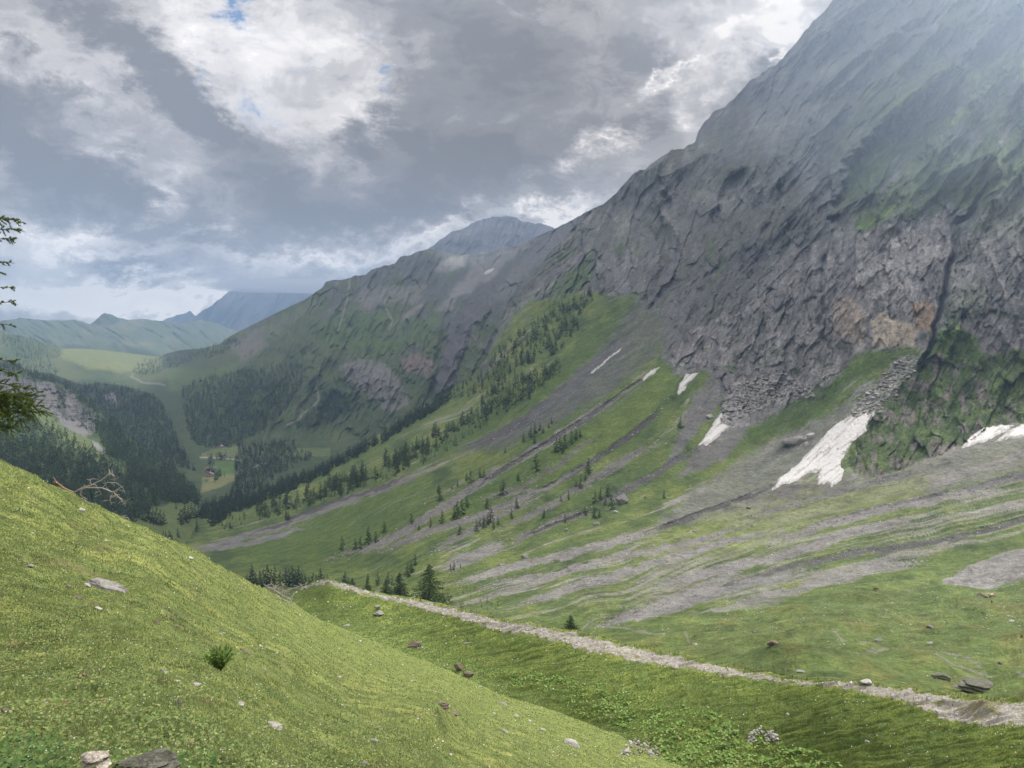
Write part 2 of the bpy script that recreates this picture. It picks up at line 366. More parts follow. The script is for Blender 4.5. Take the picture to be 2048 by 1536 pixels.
# ---- valley head: pass meadow, middle mountain, valley floor
tp = [(-250,640),(-150,648),(0,662),(60,676),(128,697),(165,697),(200,699),(260,706),(320,714),(335,706),(360,700),(400,697),(440,688),(455,676),(475,664),(500,652),(560,622),(610,599),(645,575),(652,564),(665,560),(690,559),(712,552),(730,550),(742,540),(775,530),(790,528),(800,514),(822,510),(835,503),(857,498),(880,500),(900,507),(925,511),(970,508),(1000,500),(1045,489),(1075,472),(1114,456),(1150,437),(1169,426),(1210,410),(1300,400)]
ctl = [(-250,640,3900),(-150,690,3700),(-150,860,2600),(0,662,4300),(128,697,4700),(200,699,5000),(320,714,5400),(400,697,4300),(455,676,4100),(0,700,3500),(0,800,2800),(200,740,4000),(320,780,3400),(350,860,2600),(400,905,2200),(430,960,1800),(430,1000,1560),(430,1040,1380),(200,1040,1500),(-150,1040,1500),(250,880,2600),
  (480,720,3300),(420,740,3300),(380,770,3200),(560,622,4000),(660,560,3950),(742,540,4050),(800,513,4200),(857,498,4500),(925,511,4900),(1000,500,4700),(1114,456,4100),(1250,400,3600),(1300,400,3500),(380,800,2950),(420,890,2350),(500,850,2500),(600,890,2300),(700,850,2450),(760,760,2650),(850,700,2800),(850,800,2450),(950,650,2750),(1000,560,3200),(1100,600,2700),(700,700,3000),(600,750,2850),(640,640,3400),
  (480,905,2180),(560,905,2250),(640,905,2250),(500,960,1850),(560,1000,1600),(700,940,2050),(900,900,1900),(1100,800,2000),(1300,800,1900),(900,1040,1500),(1300,1040,1500),(870,560,3900)]
def rel(x, y):
    f = sm(y, 905, 840) * sm(x, 330, 520)
    g = line(x, y, [(940,560),(915,620),(890,690),(872,760),(868,800)], 14, 14, 12, .02)
    g2 = line(x, y, [(985,520),(960,600),(915,700),(885,780)], 8, 9, 8, .02)
    u = x + .55 * y; w = y - .45 * x
    r = ridged(u / 75, w / 210, 5, 31, .6) - .45 + .45 * (ridged(u / 26, w / 60, 4, 37, .62) - .45)
    r2 = .5 * (ridged((x - y) / 60, (x + y) / 260, 4, 41) - .4)
    return f * (.010 * facet(u / 40, w / 90, 6) + .005 * facet(u / 14, w / 30, 7)) * sm(x, 560, 640) + f * (-.026 * r - .010 * r2 + .035 * g - .02 * g2) + .004 * fbm(x / 50, y / 30, 4, 33) * (1 - f)
S = Sheet(-250, 1300, 900, 480, tp, [(-250, 1050), (1300, 1050)], ctl, rel=rel,
  jag=lambda xs: (3.2 * fbm(xs * .07, xs * 0, 4, 6, .7) - 2.0 * np.abs(pn(xs * .05, xs * 0 + 9, 8))) * sm(xs, 600, 680) + 1.0 * fbm(xs * .05, xs * 0, 3, 6))
S_MID = S; x, y = S.PX, S.PY
u = x + .55 * y; w = y - .45 * x
n1 = fbm(u / 50, w / 90, 5, 61, .6); n2 = fbm(u / 14, w / 30, 4, 66, .65)
c = mixc(np.array((.055, .082, .038)), (.085, .105, .046), sm(fbm(x / 80, y / 40, 4, 60) + .3 * (y < 760), -.2, .5))
rockm = sm(n1 + .5 * n2 + (640 - y + .25 * (x - 700)) / 310, -.02, .34) * sm(x, 420, 560) * sm(y, 880, 800)
c = mixc(c, (.092, .098, .098), rockm * .85)
c = mixc(c, (.150, .155, .155), rockm * sm(n2, .1, .5) * .8)
Z = lambda p, col, a=1.0, soft=4, warp=10, fr=.03: globals().__setitem__('c', mixc(c, col, a * poly(x, y, p, soft, warp, fr)))
Z([(455,690),(500,668),(590,620),(630,600),(640,612),(560,660),(500,700),(470,705)], (.16, .15, .14), .8)
Z([(475,705),(530,680),(540,690),(500,715),(478,722)], (.19, .175, .155), .6)
Z([(680,740),(700,720),(760,725),(800,760),(815,810),(770,825),(740,790),(700,765)], (.165, .162, .155), .9, 4, 22, .04)
Z([(800,720),(835,705),(865,720),(872,745),(850,748),(815,742)], (.18, .145, .13), .95)
Z([(868,775),(878,720),(905,640),(960,560),(1000,540),(960,640),(925,710),(905,770),(880,790)], (.105, .10, .105), .95)
Z([(960,520),(1040,490),(1090,470),(1060,490),(990,545),(930,590),(900,620),(890,600)], (.24, .235, .23), .65, 6, 20)
Z([(862,540),(900,515),(940,512),(930,530),(880,545)], (.24, .235, .225), .6, 4, 12)
Z([(700,600),(760,570),(850,575),(840,600),(780,605),(720,620)], (.21, .20, .19), .55, 5, 20)
Z([(760,665),(840,605),(846,612),(800,655),(765,680)], (.19, .175, .165), .9, 2, 4)
Z([(870,620),(930,560),(975,545),(920,590),(895,625)], (.2, .19, .185), .7)
Z([(1040,520),(1114,460),(1169,428),(1150,470),(1060,540),(1010,600),(980,600)], (.15, .145, .145), .75, 6, 12)
Z([(640,640),(700,620),(840,640),(880,620),(890,650),(820,690),(740,720),(700,700),(640,690)], (.075, .125, .036), .7, 6, 22)
Z([(580,600),(640,580),(660,590),(620,640),(540,680),(520,672)], (.085, .12, .045), .6, 6, 14)
Z([(480,800),(520,780),(600,790),(590,830),(560,860),(500,880)], (.07, .10, .036), .5)
for ln, ww in (([(640,735),(632,770),(638,800),(600,835),(575,850)], 1.6), ([(769,600),(772,618),(785,640),(780,652)], 1.5), ([(222,724),(245,730),(268,745),(262,752),(285,765),(330,770)], 1.2), ([(700,560),(690,620),(675,660)], 1.5), ([(350,880),(352,905)], 1.2)):
    c = mixc(c, (.26, .245, .225), .7 * line(x, y, ln, ww, 1.2, 4))
# pass meadow and valley floor fields
Z([(128,690),(320,712),(330,735),(250,745),(170,735),(120,715)], (.165, .185, .075), .8, 5, 6)
Z([(330,735),(430,740),(480,720),(460,760),(400,785),(340,782)], (.10, .145, .05), .7, 6, 8)
Z([(428,898),(480,890),(478,915),(400,918),(405,905)], (.14, .17, .07), .9, 2, 3)
Z([(425,922),(470,922),(466,948),(440,954),(428,940)], (.085, .15, .045), 1, 1.5, 1)
Z([(405,955),(475,947),(470,960),(440,975),(402,985)], (.17, .175, .075), 1, 2, 3)
Z([(530,900),(660,895),(660,912),(545,915)], (.12, .155, .06), .8, 2, 4)
c = mixc(c, (.4, .39, .37), .8 * line(x, y, [(400,915),(425,915),(465,918),(480,921)], 1.1, 1, 1))
c = mixc(c, (.33, .32, .30), .8 * line(x, y, [(505,935),(515,929),(535,926)], 2, 1, 3))
S.build('valley_and_middle_mountain', c, m_mid)

# ---- cloud capped peak
tp = [(780,535),(820,525),(850,502),(862,493),(880,480),(905,462),(930,457),(945,446),(960,440),(985,433),(1010,431),(1035,436),(1045,444),(1080,446),(1100,452),(1115,459),(1150,470),(1200,480)]
S = Sheet(780, 1200, 420, 150, tp, [(780, 580), (1200, 580)], [(780,580,6200),(1200,580,6200),(780,535,6900),(1200,480,7000),(862,493,6900),(985,433,7200),(1010,500,6700),(1115,459,7100),(900,520,6500)],
  rel=lambda x, y: -.02 * (ridged(x / 40 + y / 60, y / 120, 4, 71) - .4) - .001 * sm(np.sin((y - .07 * (x - 900)) / 4.2 + 4 * fbm(x / 40, y / 40, 3, 77)), -.4, .4), jag=jagf(4, .08, 78))
x, y = S.PX, S.PY
c = mixc(np.array((.085, .085, .09)), (.12, .12, .125), sm(fbm(x / 60, (y - .1 * x) / 9, 4, 79), 0, .4))
S.build('distant_peak', c, m_far)

# ---- forest tongue in front of the pass
tp = [(-150,760),(60,745),(100,745),(150,765),(172,770),(195,764),(250,772),(300,786),(322,798),(335,830),(345,850),(355,880),(375,920),(400,950)]
S = Sheet(-150, 400, 300, 130, tp, [(-150, 1000), (400, 1010)], [(-150,760,2900),(100,745,3000),(195,764,3050),(300,786,2950),(335,830,2700),(355,880,2350),(400,950,1900),(-150,1000,1950),(400,1010,1750),(200,1000,1950),(200,880,2500),(200,820,2750)],
  rel=lambda x, y: -.015 * (ridged(x / 50 + y / 50, y / 100, 4, 171) - .4))
S_TNG = S; x, y = S.PX, S.PY
c = mixc(np.array((.05, .075, .03)), (.22, .21, .19), poly(x, y, [(205,790),(225,783),(240,800),(238,815),(215,800)], 3, 10))
S.build('forested_spur', c, m_mid)

# ---- left cliff ridge
tp = [(-250,680),(-150,700),(0,720),(30,727),(60,742),(100,756),(150,782),(190,806),(230,842),(255,872),(300,907),(345,932),(380,965),(398,985),(410,1012),(425,1030),(445,1062),(470,1080)]
ctl = [(-250,680,2300),(0,720,2250),(100,756,2150),(190,806,2000),(255,872,1880),(345,932,1780),(410,1012,1600),(470,1080,1350),(100,800,1900),(100,835,1720),(0,760,1980),(0,850,1450),(200,900,1500),(300,980,1380),(0,930,1120),(100,1000,1020),(250,1040,1060),(380,1030,1330),(-150,1000,900),(-250,850,1300),(0,1150,720),(250,1120,880),(470,1130,1150),(-250,1200,620),(160,860,1700),(250,930,1560)]
def rel(x, y):
    k = poly(x, y, [(-20,735),(30,742),(110,765),(150,785),(165,810),(230,845),(255,870),(250,885),(215,868),(150,850),(120,850),(60,812),(-20,780)], 8, 8)
    return k * (.012 * facet(x / 12, y / 30, 4) + .006 * facet(x / 5, y / 9, 5)) + k * (-.014 * (ridged(x / 26, y / 150, 4, 91, .6) - .4) - .008 * (ridged(x / 60, y / 9, 4, 95, .6) - .4)) - .006 * fbm(x / 60, y / 60, 4, 99)
S = Sheet(-250, 470, 520, 330, tp, [(-250, 1200), (0, 1200), (250, 1150), (470, 1140)], ctl, rel=rel)
S_CLF = S; x, y = S.PX, S.PY
c = mixc(np.array((.045, .07, .028)), (.07, .10, .04), sm(fbm(x / 30, y / 30, 3, 101), -.2, .3))
CL1 = [(-20,745),(30,752),(70,762),(110,768),(150,788),(165,812),(195,830),(190,850),(150,850),(128,846),(95,826),(60,812),(20,790),(-20,785)]
c = mixc(c, (.12, .12, .115), .95 * poly(x, y, CL1, 3, 9, .05))
for pt in ([(75,765),(110,768),(114,800),(112,822),(95,826),(78,812)], [(132,790),(150,790),(153,826),(135,830)], [(228,832),(250,842),(256,866),(232,862),(224,850)]):
    c = mixc(c, (.165, .16, .15), .9 * poly(x, y, pt, 2, 5, .05))
c = mixc(c, (.06, .07, .04), .6 * poly(x, y, [(115,775),(130,780),(132,830),(116,822)], 2, 5))
c = mixc(c, (.19, .185, .18), .9 * poly(x, y, [(112,828),(150,845),(190,850),(185,872),(150,868),(120,848)], 3, 10, .05))
c = mixc(c, (.11, .14, .055), poly(x, y, [(60,808),(100,828),(130,858),(180,878),(200,905),(252,942),(248,948),(200,925),(160,905),(110,868),(70,838)], 3, 4))
c = mixc(c, (.24, .235, .23), .9 * poly(x, y, [(183,880),(196,885),(212,905),(205,908),(190,895)], 2, 4))
c = mixc(c, (.125, .16, .055), poly(x, y, [(250,1056),(264,1040),(300,1018),(330,1009),(392,994),(425,1006),(480,1080),(480,1150),(240,1150)], 4, 8))
S.build('left_ridge', c, m_mid)

# ---- the big mountainside with its fans
TOPB = [(200,1090),(245,1068),(290,1040),(320,1030),(352,1012),(400,1012),(440,1004),(500,990),(560,966),(600,952),(640,936),(700,905),(760,868),(800,842),(860,806),(900,782),(940,757),(975,715),(988,680),(1003,645),(1022,606),(1040,585),(1070,545),(1095,510),(1114,492),(1130,470),(1150,450),(1169,427),(1205,407),(1220,396),(1240,378),(1255,360),(1268,345),(1280,338),(1290,339),(1300,328),(1325,312),(1345,298),(1365,297),(1390,284),(1396,262),(1410,243),(1432,220),(1450,213),(1475,190),(1500,160),(1520,150),(1540,133),(1555,128),(1575,105),(1600,75),(1625,45),(1650,20),(1680,-20),(1750,-110),(1800,-160),(2300,-300)]
BOTB = [(200,1130),(340,1115),(420,1140),(500,1175),(640,1200),(850,1235),(1000,1265),(1200,1310),(1500,1370),(1800,1430),(2300,1500)]
CTB = [(200,1100,1020),(340,1100,1020),(340,1040,1330),(400,1010,1500),(400,1095,1040),(500,1160,740),(640,1190,560),(850,1220,400),(1000,1240,330),(1200,1258,285),(1200,1310,215),(1500,1370,105),(1800,1430,75),(2300,1500,70),
  (560,966,1570),(560,1060,1080),(700,905,1620),(700,1060,900),(860,806,1680),(860,950,1000),(860,1100,560),(940,757,1680),(1000,645,1720),(1095,510,1820),(1169,427,1880),(1000,850,1080),(1000,1000,720),(1000,1120,500),(1000,740,1400),
  (1100,650,1480),(1100,900,820),(1200,540,1500),(1220,396,1830),(1200,700,1180),(1200,850,850),(1200,1000,620),(1200,1120,440),(1280,338,1720),(1390,284,1640),(1360,600,1180),(1350,750,940),(1350,900,730),(1350,1050,530),(1350,1180,370),
  (1500,160,1550),(1500,420,1200),(1500,620,980),(1500,800,840),(1500,950,650),(1500,1080,480),(1500,1200,320),(1500,1290,190),(1650,20,1450),(1650,300,1150),(1650,520,900),(1650,700,790),(1650,850,700),(1650,960,600),(1650,1070,470),(1650,1180,330),(1650,1300,160),
  (1850,0,1330),(1850,300,1000),(1850,520,800),(1850,690,715),(1850,830,650),(1850,950,540),(1850,1060,440),(1850,1150,350),(1850,1270,215),(1850,1370,110),(2048,-50,1180),(2048,250,900),(2048,500,740),(2048,640,680),(2048,860,580),(2048,960,500),(2048,1060,410),(2048,1150,320),(2048,1250,220),(2048,1340,125),(2048,1410,88),(2300,0,1000),(2300,640,600),(2300,900,480),(2300,1150,260),(2300,1350,95),(1800,-160,1500),(2300,-300,1300)]
# fall lines traced on the slope: every line carries one value of q
QL = [(0,[(400,1010),(560,960),(720,890),(860,806),(950,752),(1050,640),(1180,540)]),(1,[(480,1040),(640,980),(820,890),(930,850),(1010,790),(1120,700),(1280,590),(1310,480)]),
 (2,[(370,1098),(600,1040),(780,965),(920,905),(1040,850),(1150,760),(1230,680),(1300,590),(1350,450)]),(3,[(700,1120),(760,1087),(900,1005),(999,943),(1094,885),(1221,803),(1300,748),(1345,700),(1420,600),(1560,350),(1680,100)]),
 (4,[(870,1080),(989,1022),(1098,974),(1160,937),(1221,899),(1303,834),(1365,760),(1440,650),(1560,500),(1680,350),(1800,150),(1900,0)]),(5,[(879,1142),(930,1118),(1016,1087),(1118,1039),(1187,1019),(1265,974),(1337,930),(1420,880),(1460,800),(1530,720),(1640,560)]),
 (6.5,[(870,1190),(1000,1150),(1130,1112),(1290,1065),(1340,1050),(1470,1000),(1550,960),(1640,860),(1720,780),(1860,680),(1900,500),(1960,350)]),(8,[(1000,1220),(1150,1170),(1320,1120),(1480,1060),(1650,1000),(1900,930),(2048,870),(2200,800)]),
 (9.5,[(1160,1250),(1350,1200),(1500,1140),(1650,1090),(1850,1050),(2048,1000),(2250,940)]),(11,[(1200,1262),(1400,1218),(1600,1168),(1800,1115),(2048,1060),(2250,1010)]),(12,[(1300,1295),(1600,1235),(2048,1130),(2250,1080)]),(13.5,[(1500,1370),(1800,1300),(2250,1220)]),(-1.5,[(1100,510),(1200,400)]),(.5,[(1260,340),(1240,440)]),(9,[(2200,300),(2250,600)]),(7,[(2048,250),(1960,420)]),(5.5,[(2100,-100),(1980,60)])]
qp = []
for qv, ln in QL:
    for k in range(len(ln) - 1):
        (a, b), (c_, d_) = ln[k], ln[k + 1]; n = max(1, int(math.hypot(c_ - a, d_ - b) / 90))
        for t in range(n): qp.append((a + (c_ - a) * t / n, b + (d_ - b) * t / n, qv))
    qp.append((*ln[-1], qv))
TQ = TPS(qp, 3e-3)
_c = {}
def qf(x, y):
    k = (x.shape, float(x.flat[0]), float(y.flat[-1]))
    if k not in _c: _c[k] = TQ(x, y)
    return _c[k]
ROCK = [(960,760),(985,700),(1010,650),(1050,612),(1100,596),(1180,580),(1262,590),(1290,600),(1330,640),(1335,720),(1370,742),(1430,745),(1450,790),(1440,835),(1480,855),(1560,830),(1640,800),(1690,720),(1740,700),(1860,690),(1890,650),(1950,636),(2060,636),(2400,640),(2400,-400),(1600,-400),(1000,300),(900,600)]
SHALE = [(930,905),(1040,850),(1100,795),(1160,735),(1220,680),(1280,600),(1300,520),(1420,430),(1600,420),(1560,520),(1480,600),(1400,660),(1335,690),(1300,720),(1200,800),(1080,860),(1000,895)]
LIMS = [(1335,700),(1400,650),(1480,618),(1530,545),(1590,500),(1700,470),(1800,440),(1890,430),(1905,520),(1880,600),(1862,690),(1740,700),(1690,722),(1640,800),(1560,835),(1480,860),(1430,838),(1450,790),(1430,745),(1350,745)]
KNOB = [(1740,835),(1800,770),(1850,710),(1890,650),(1960,620),(2060,640),(2400,700),(2400,800),(2060,845),(1990,852),(1920,890),(1800,940),(1720,950),(1690,930),(1700,890),(1740,860)]
def zones(x, y):
    z = {}
    z['rock'] = poly(x, y, ROCK, 8, 26, .02); z['lime'] = poly(x, y, LIMS, 8, 22, .03, 53); z['knob'] = poly(x, y, KNOB, 6, 16, .03, 55)
    return z
CH = [([(370,1100),(450,1085),(560,1055),(640,1020),(700,1000),(780,972),(830,950),(870,935)], 6, (.19,.182,.175)), ([(480,1072),(560,1049),(640,1014),(700,994),(780,966),(830,946)], 3, (.09,.085,.082)), ([(375,1102),(440,1096),(540,1078),(620,1052)], 4.5, (.2,.192,.185)), ([(920,905),(1040,850),(1150,765),(1230,690),(1290,600)], 11, (.095, .088, .095)), ([(1290,600),(1310,520),(1330,440)], 6, (.1, .095, .1)),
 ([(640,1120),(760,1087),(830,1050),(900,1005),(999,943),(1094,885),(1221,803),(1290,755)], 7, (.2, .188, .18)), ([(934,988),(999,943),(1094,885),(1170,838),(1221,803),(1280,762)], 3, (.09, .083, .085)),
 ([(760,1100),(870,1060),(989,1022),(1060,992),(1098,976)], 7, (.19, .18, .17)), ([(1060,995),(1098,974),(1160,937),(1221,899),(1300,840),(1340,800)], 4.5, (.085, .08, .082)), ([(960,1000),(1098,974),(1180,925)], 3, (.2, .19, .18)),
 ([(879,1142),(930,1118),(1016,1087)], 11, (.22, .21, .2)), ([(1016,1087),(1050,1073),(1118,1039),(1187,1019)], 6, (.15, .14, .135)), ([(1200,1010),(1265,974),(1337,930),(1390,900)], 5, (.11, .105, .105)), ([(1045,1075),(1100,1050),(1190,1020)], 2.5, (.07, .065, .06)),
 ([(860,1105),(980,1040),(1080,1000)], 5, (.17, .165, .145)), ([(1000,1060),(1120,1000),(1250,920),(1330,880)], 6, (.16, .155, .14)), ([(1290,1070),(1340,1050),(1420,1020),(1500,990),(1545,975)], 4, (.085, .08, .08)),
 ([(1180,1250),(1350,1212),(1440,1180),(1540,1145),(1700,1110),(1800,1095),(1900,1080),(2048,1040),(2200,1000)], 5, (.10, .095, .095)), ([(1180,1254),(1300,1225),(1500,1165),(1640,1140)], 8, (.2, .195, .19)), ([(1440,1215),(1560,1190),(1640,1165),(1750,1140),(1850,1120)], 9, (.24, .23, .22)), ([(1380,1232),(1470,1212),(1540,1205)], 4, (.24, .23, .22)),
 ([(1600,1060),(1750,1020),(1900,990),(2048,950),(2200,920)], 5, (.15, .145, .14)), ([(1480,1040),(1600,1005),(1750,965),(1900,930)], 4, (.17, .165, .155)),
 ([(900,1170),(1000,1145),(1130,1110),(1290,1068),(1340,1054)], 7, (.235, .222, .212)), ([(960,1175),(1100,1150),(1270,1105),(1400,1080),(1520,1045)], 6, (.235, .225, .21)), ([(1010,1222),(1150,1175),(1300,1130),(1450,1085),(1560,1060)], 7, (.235, .225, .215)), ([(1270,1178),(1400,1150),(1560,1115),(1700,1065),(1850,1030)], 8, (.23, .22, .21)),
 ([(1210,1245),(1330,1208),(1430,1165),(1500,1130)], 9, (.23, .22, .21)), ([(960,1008),(1040,975),(1130,920),(1200,865)], 3, (.14,.14,.11)), ([(1500,1095),(1650,1050),(1800,1010),(1950,985),(2048,975)], 6, (.235,.225,.21))]
def rel(x, y):
    q = qf(x, y); z = zones(x, y); k = z['rock']; kb = z['knob']; L = z['lime']
    big = ridged(q * .75, y / 300 + 3, 3, 201, .5) - .45; md = ridged(q * 2.6 + .5 * fbm(x / 90, y / 90, 2, 208), y / 330, 5, 205, .6) - .45
    strata = ridged((x + y * 1.1) / 34 + fbm(x / 90, y / 90, 2, 214), (x - y) / 300, 4, 212, .6) - .45
    fine = ridged(x / 12 + y / 26, y / 60, 4, 216, .6) - .45
    up = sm(y, 620, 350)
    r = -k * (.040 * up * big + (.009 + .001 * up) * md + .0015 * strata + .0010 * fine)
    m_ = (k > .01) | (kb > .01); u_ = (x + .42 * y)[m_] + 9 * fbm(x[m_] / 40, y[m_] / 40, 3, 290); w2 = (y - .3 * x)[m_] + 9 * fbm(x[m_] / 40, y[m_] / 40, 3, 293); F_ = np.zeros(x.shape)
    F_[m_] = .0125 * facet(u_ / 58, w2 / 150, 1) + .0075 * facet(u_ / 21, w2 / 52, 2) + .0036 * facet(u_ / 8.5, w2 / 19, 3)
    r += F_ * k * (1 - .35 * up) + F_ * kb * .9
    r += -L * (.007 * (ridged(x / 46 + .15 * fbm(x / 30, y / 60, 3, 222), y / 420, 5, 221, .55) - .4) + .0012 * (ridged(x / 120, (y - .3 * x) / 40, 4, 225, .6) - .4))
    r += -kb * (.012 * (ridged(x / 80, y / 110, 3, 231, .5) - .45) + .006 * fine)
    SPUR = [(2300,-330),(2048,-60),(1965,0),(1935,20),(1880,42),(1860,55),(1812,72),(1786,55),(1750,98),(1730,127),(1701,147),(1678,176),(1659,195),(1626,228),(1600,270),(1560,330),(1540,400),(1000,300),(1300,-330)]
    r += .17 * poly(x, y, SPUR, 3, 10, .05, 58) * sm(y, 345, 190)
    sp2 = [(2300,60),(2048,110),(2000,150),(1960,185),(1920,215),(1890,262),(1850,300),(1800,345),(1760,390),(1735,430),(1700,470),(1660,440),(1700,330),(1760,260),(1850,190),(1920,130),(2040,20),(2300,-60)]
    r += .05 * poly(x, y, sp2, 10, 26, .03, 59) * sm(y, 480, 400)
    r += -.060 * np.clip(ridged((x + .75 * y) / 150, (y - .8 * x) / 420, 3, 288, .5) - .35, -.3, .5) * k * sm(y, 560, 380) - .022 * (ridged((x + .8 * y) / 52 + .4 * fbm(x / 60, y / 60, 2, 295), (y - .8 * x) / 300, 4, 296, .55) - .4) * k * sm(y, 520, 420) * sm(x, 1450, 1650)
    for ln, w_, d_ in (([(1920,440),(1905,520),(1885,600),(1862,690),(1840,740)], 5, .030), ([(2048,290),(2010,340),(1960,395),(1925,440)], 6, .022), ([(1560,520),(1620,430),(1650,380)], 6, .012),([(1310,600),(1330,500),(1330,400)], 8, .02),
                       ([(1650,520),(1640,620),(1660,700)], 4, .014), ([(1500,560),(1545,450),(1560,380)], 6, .014), ([(1380,640),(1450,500),(1500,360)], 6, .014), ([(1100,640),(1120,560),(1160,460)], 7, .015)):
        r += d_ * .9 * line(x, y, ln, w_, w_ * .95, 22, .012)
    f = (1 - k) * (1 - kb)
    r += f * (-.010 * fbm(q * .9, y / 260, 3, 240) - .0050 * fbm(q * 4, y / 140, 4, 244, .62) - .0012 * fbm(x / 9, y / 5, 3, 249) * sm(x, 600, 900))
    for i, (ln, w_, cc) in enumerate(CH): r += f * (.003 if cc[0] > .13 else .008) * line(x, y, ln, w_ * 1.1, w_ * .9, 4, .03, 80 + i)
    # hummocks in the near pasture on the right
    h = poly(x, y, [(1480,1330),(1560,1290),(1680,1250),(1800,1215),(1960,1195),(2100,1210),(2400,1260),(2400,1500),(1500,1400)], 22, 20)
    r += -h * (.035 + .035 * fbm(x / 120, y / 45, 3, 261) + .010 * fbm(x / 28, y / 10, 3, 265)) - f * sm(y, 1180, 1300) * (.008 * fbm(x / 60, y / 18, 4, 270))
    for (a, b, rx, ry, dd) in ((1395,1295,48,13,.06),(1720,1320,60,16,.07),(1960,1350,70,22,.05),(1990,1218,60,12,-.02),(2010,1385,60,14,.04)):
        r += dd * np.exp(-((x - a) / rx) ** 2 - ((y - b) / ry) ** 2)
    return r
jg = lambda xs: sm(xs, 980, 1040) * (4.5 * fbm(xs * .045, xs * 0, 5, 301, .65) - 5 * np.abs(pn(xs * .06, xs * 0 + 4, 305)) + 1.5)
def lift(x, y, X, Y):
    n_ = sm(y - (1262 - .235 * (x - 1200)), -6, 60); f = 1 - zones(x, y)['rock']
    st_ = fbm(qf(x, y) * 5, Y / 90, 4, 281, .6)
    return n_ * (5.0 * fbm(X / 38, Y / 26, 3, 271) + .9 * fbm(X / 9, Y / 7, 3, 274) + .30 * fbm((X + .6 * Y) / 2.2, (Y - X) / 12, 3, 277)) + (1 - n_) * f * (1.7 * st_ + .45 * fbm(X / 5, Y / 5, 3, 284)) * sm(Y, 120, 260)
S = Sheet(200, 2300, 1180, 820, TOPB, BOTB, CTB, rel=rel, lift=lift, jag=jg)
S_BIG = S; x, y = S.PX, S.PY; q = qf(x, y); z = zones(x, y)
st1 = fbm(q * 3.2, y / 150, 5, 401, .65); st2 = fbm(q * 9, y / 60, 4, 407, .65); bl = fbm(x / 70, y / 50, 4, 411, .55); fn = fbm(x / 8, y / 6, 3, 415, .6)
c = mixc(np.array(GR), GB, sm(bl + .8 * st1, -.15, .5)); c = mixc(c, GD, .75 * sm(-bl * 1.1 + .5 * st2 - .3 * st1, .08, .5) * sm(y, 1280, 1150))
far_t = sm(q, 5.2, 7.5) * sm(y, 1260, 1180)
scree = sm(st1 + .55 * st2 + far_t * .26 + .35 * fbm(q * 20, y / 45, 3, 409, .6) - .27, -.02, .2) * (1 - .25 * sm(q, 3, 0))
scree *= 1 - sm(y - (1262 - .235 * (x - 1200)), -14, 14) * .85       # pasture below the stream stays green
fs = fbm(q * 34, y / 60 + x / 300, 4, 433, .6); fs2 = fbm(q * 75, y / 30 + x / 150, 3, 437, .6)
scree = np.clip(scree * (1 + .9 * fs) + far_t * sm(fs + .4 * fs2, .12, .4) * .55 * (1 - sm(y - (1262 - .235 * (x - 1200)), -14, 14)), 0, 1)
c = mixc(c, (.265, .252, .232), scree * .88); c = mixc(c, (.15, .142, .135), .7 * scree * sm(fs2 + .5 * st2, .15, .5))
Z = lambda p, col, a=1.0, soft=4, warp=10, fr=.03, s=50: globals().__setitem__('c', mixc(c, col, a * poly(x, y, p, soft, warp, fr, s)))
Z([(1330,935),(1360,860),(1385,800),(1425,742),(1460,760),(1445,800),(1400,860),(1345,925),(1210,1010),(1190,1000)], (.16, .152, .15), .9, 5, 12)
Z([(1370,935),(1420,860),(1450,835),(1500,862),(1450,915),(1400,945),(1350,960)], (.15, .142, .14), .9, 5, 12)
Z([(1290,1065),(1400,970),(1500,905),(1600,860),(1710,795),(1745,800),(1700,850),(1610,920),(1545,985),(1420,1035)], (.175, .172, .158), .75, 8, 20)
Z([(1400,1040),(1500,990),(1560,975),(1700,950),(1900,885),(2048,850),(2400,780),(2400,960),(2048,940),(1850,990),(1700,1020),(1560,1060)], (.19, .18, .17), .7, 10, 20)
Z([(1500,1055),(1560,965),(1640,975),(1700,965),(1690,1000),(1600,1020)], (.12, .11, .11), .7, 6, 10)
Z([(1100,1050),(1150,990),(1290,930),(1310,960),(1200,1040)], (.05, .085, .03), .5, 8, 20)
Z([(1060,880),(1200,800),(1320,735),(1345,700),(1360,740),(1330,820),(1250,900),(1120,950),(1000,1000),(900,1040),(940,990)], (.088, .14, .034), .75, 8, 14)
Z([(1180,860),(1330,745),(1350,750),(1290,840),(1200,910),(1080,960)], (.14, .185, .045), .6, 10, 14)
Z([(850,900),(930,850),(1040,790),(1200,650),(1270,590),(1285,600),(1220,680),(1100,790),(1000,850),(880,910)], (.075, .12, .03), .85, 6, 12)
Z([(430,1090),(560,1060),(700,1010),(860,960),(900,1000),(760,1085),(640,1120),(500,1120)], (.095, .145, .036), .75, 8, 14)
# sunlit patch across the big fan, painted into the base colour
Z([(1280,1080),(1450,1020),(1640,985),(1850,950),(1860,1000),(1700,1050),(1500,1110),(1300,1130)], (.2, .24, .065), .5, 20, 30)
def chan(x, y, ln, w_, i):
    P = np.array(ln, float); (xa, ya), (xb, yb) = P[0], P[-1]; t = np.clip(((x - xa) * (xb - xa) + (y - ya) * (yb - ya)) / ((xb - xa) ** 2 + (yb - ya) ** 2), 0, 1)
    tp_ = np.clip(np.minimum(t, 1 - t) * 5, .12, 1)
    m = line(x, y, ln, w_ * 1.15, w_, 9, .025, 80 + i)
    return sm(m * (.55 + .45 * tp_) + .75 * (fbm(q * 26, y / 60 + x / 260, 4, 390 + i % 7, .65)) - .30 * (1 - tp_), .32, .62)
for i, (ln, w_, cc) in enumerate(CH): c = mixc(c, cc, .92 * chan(x, y, ln, w_, i))
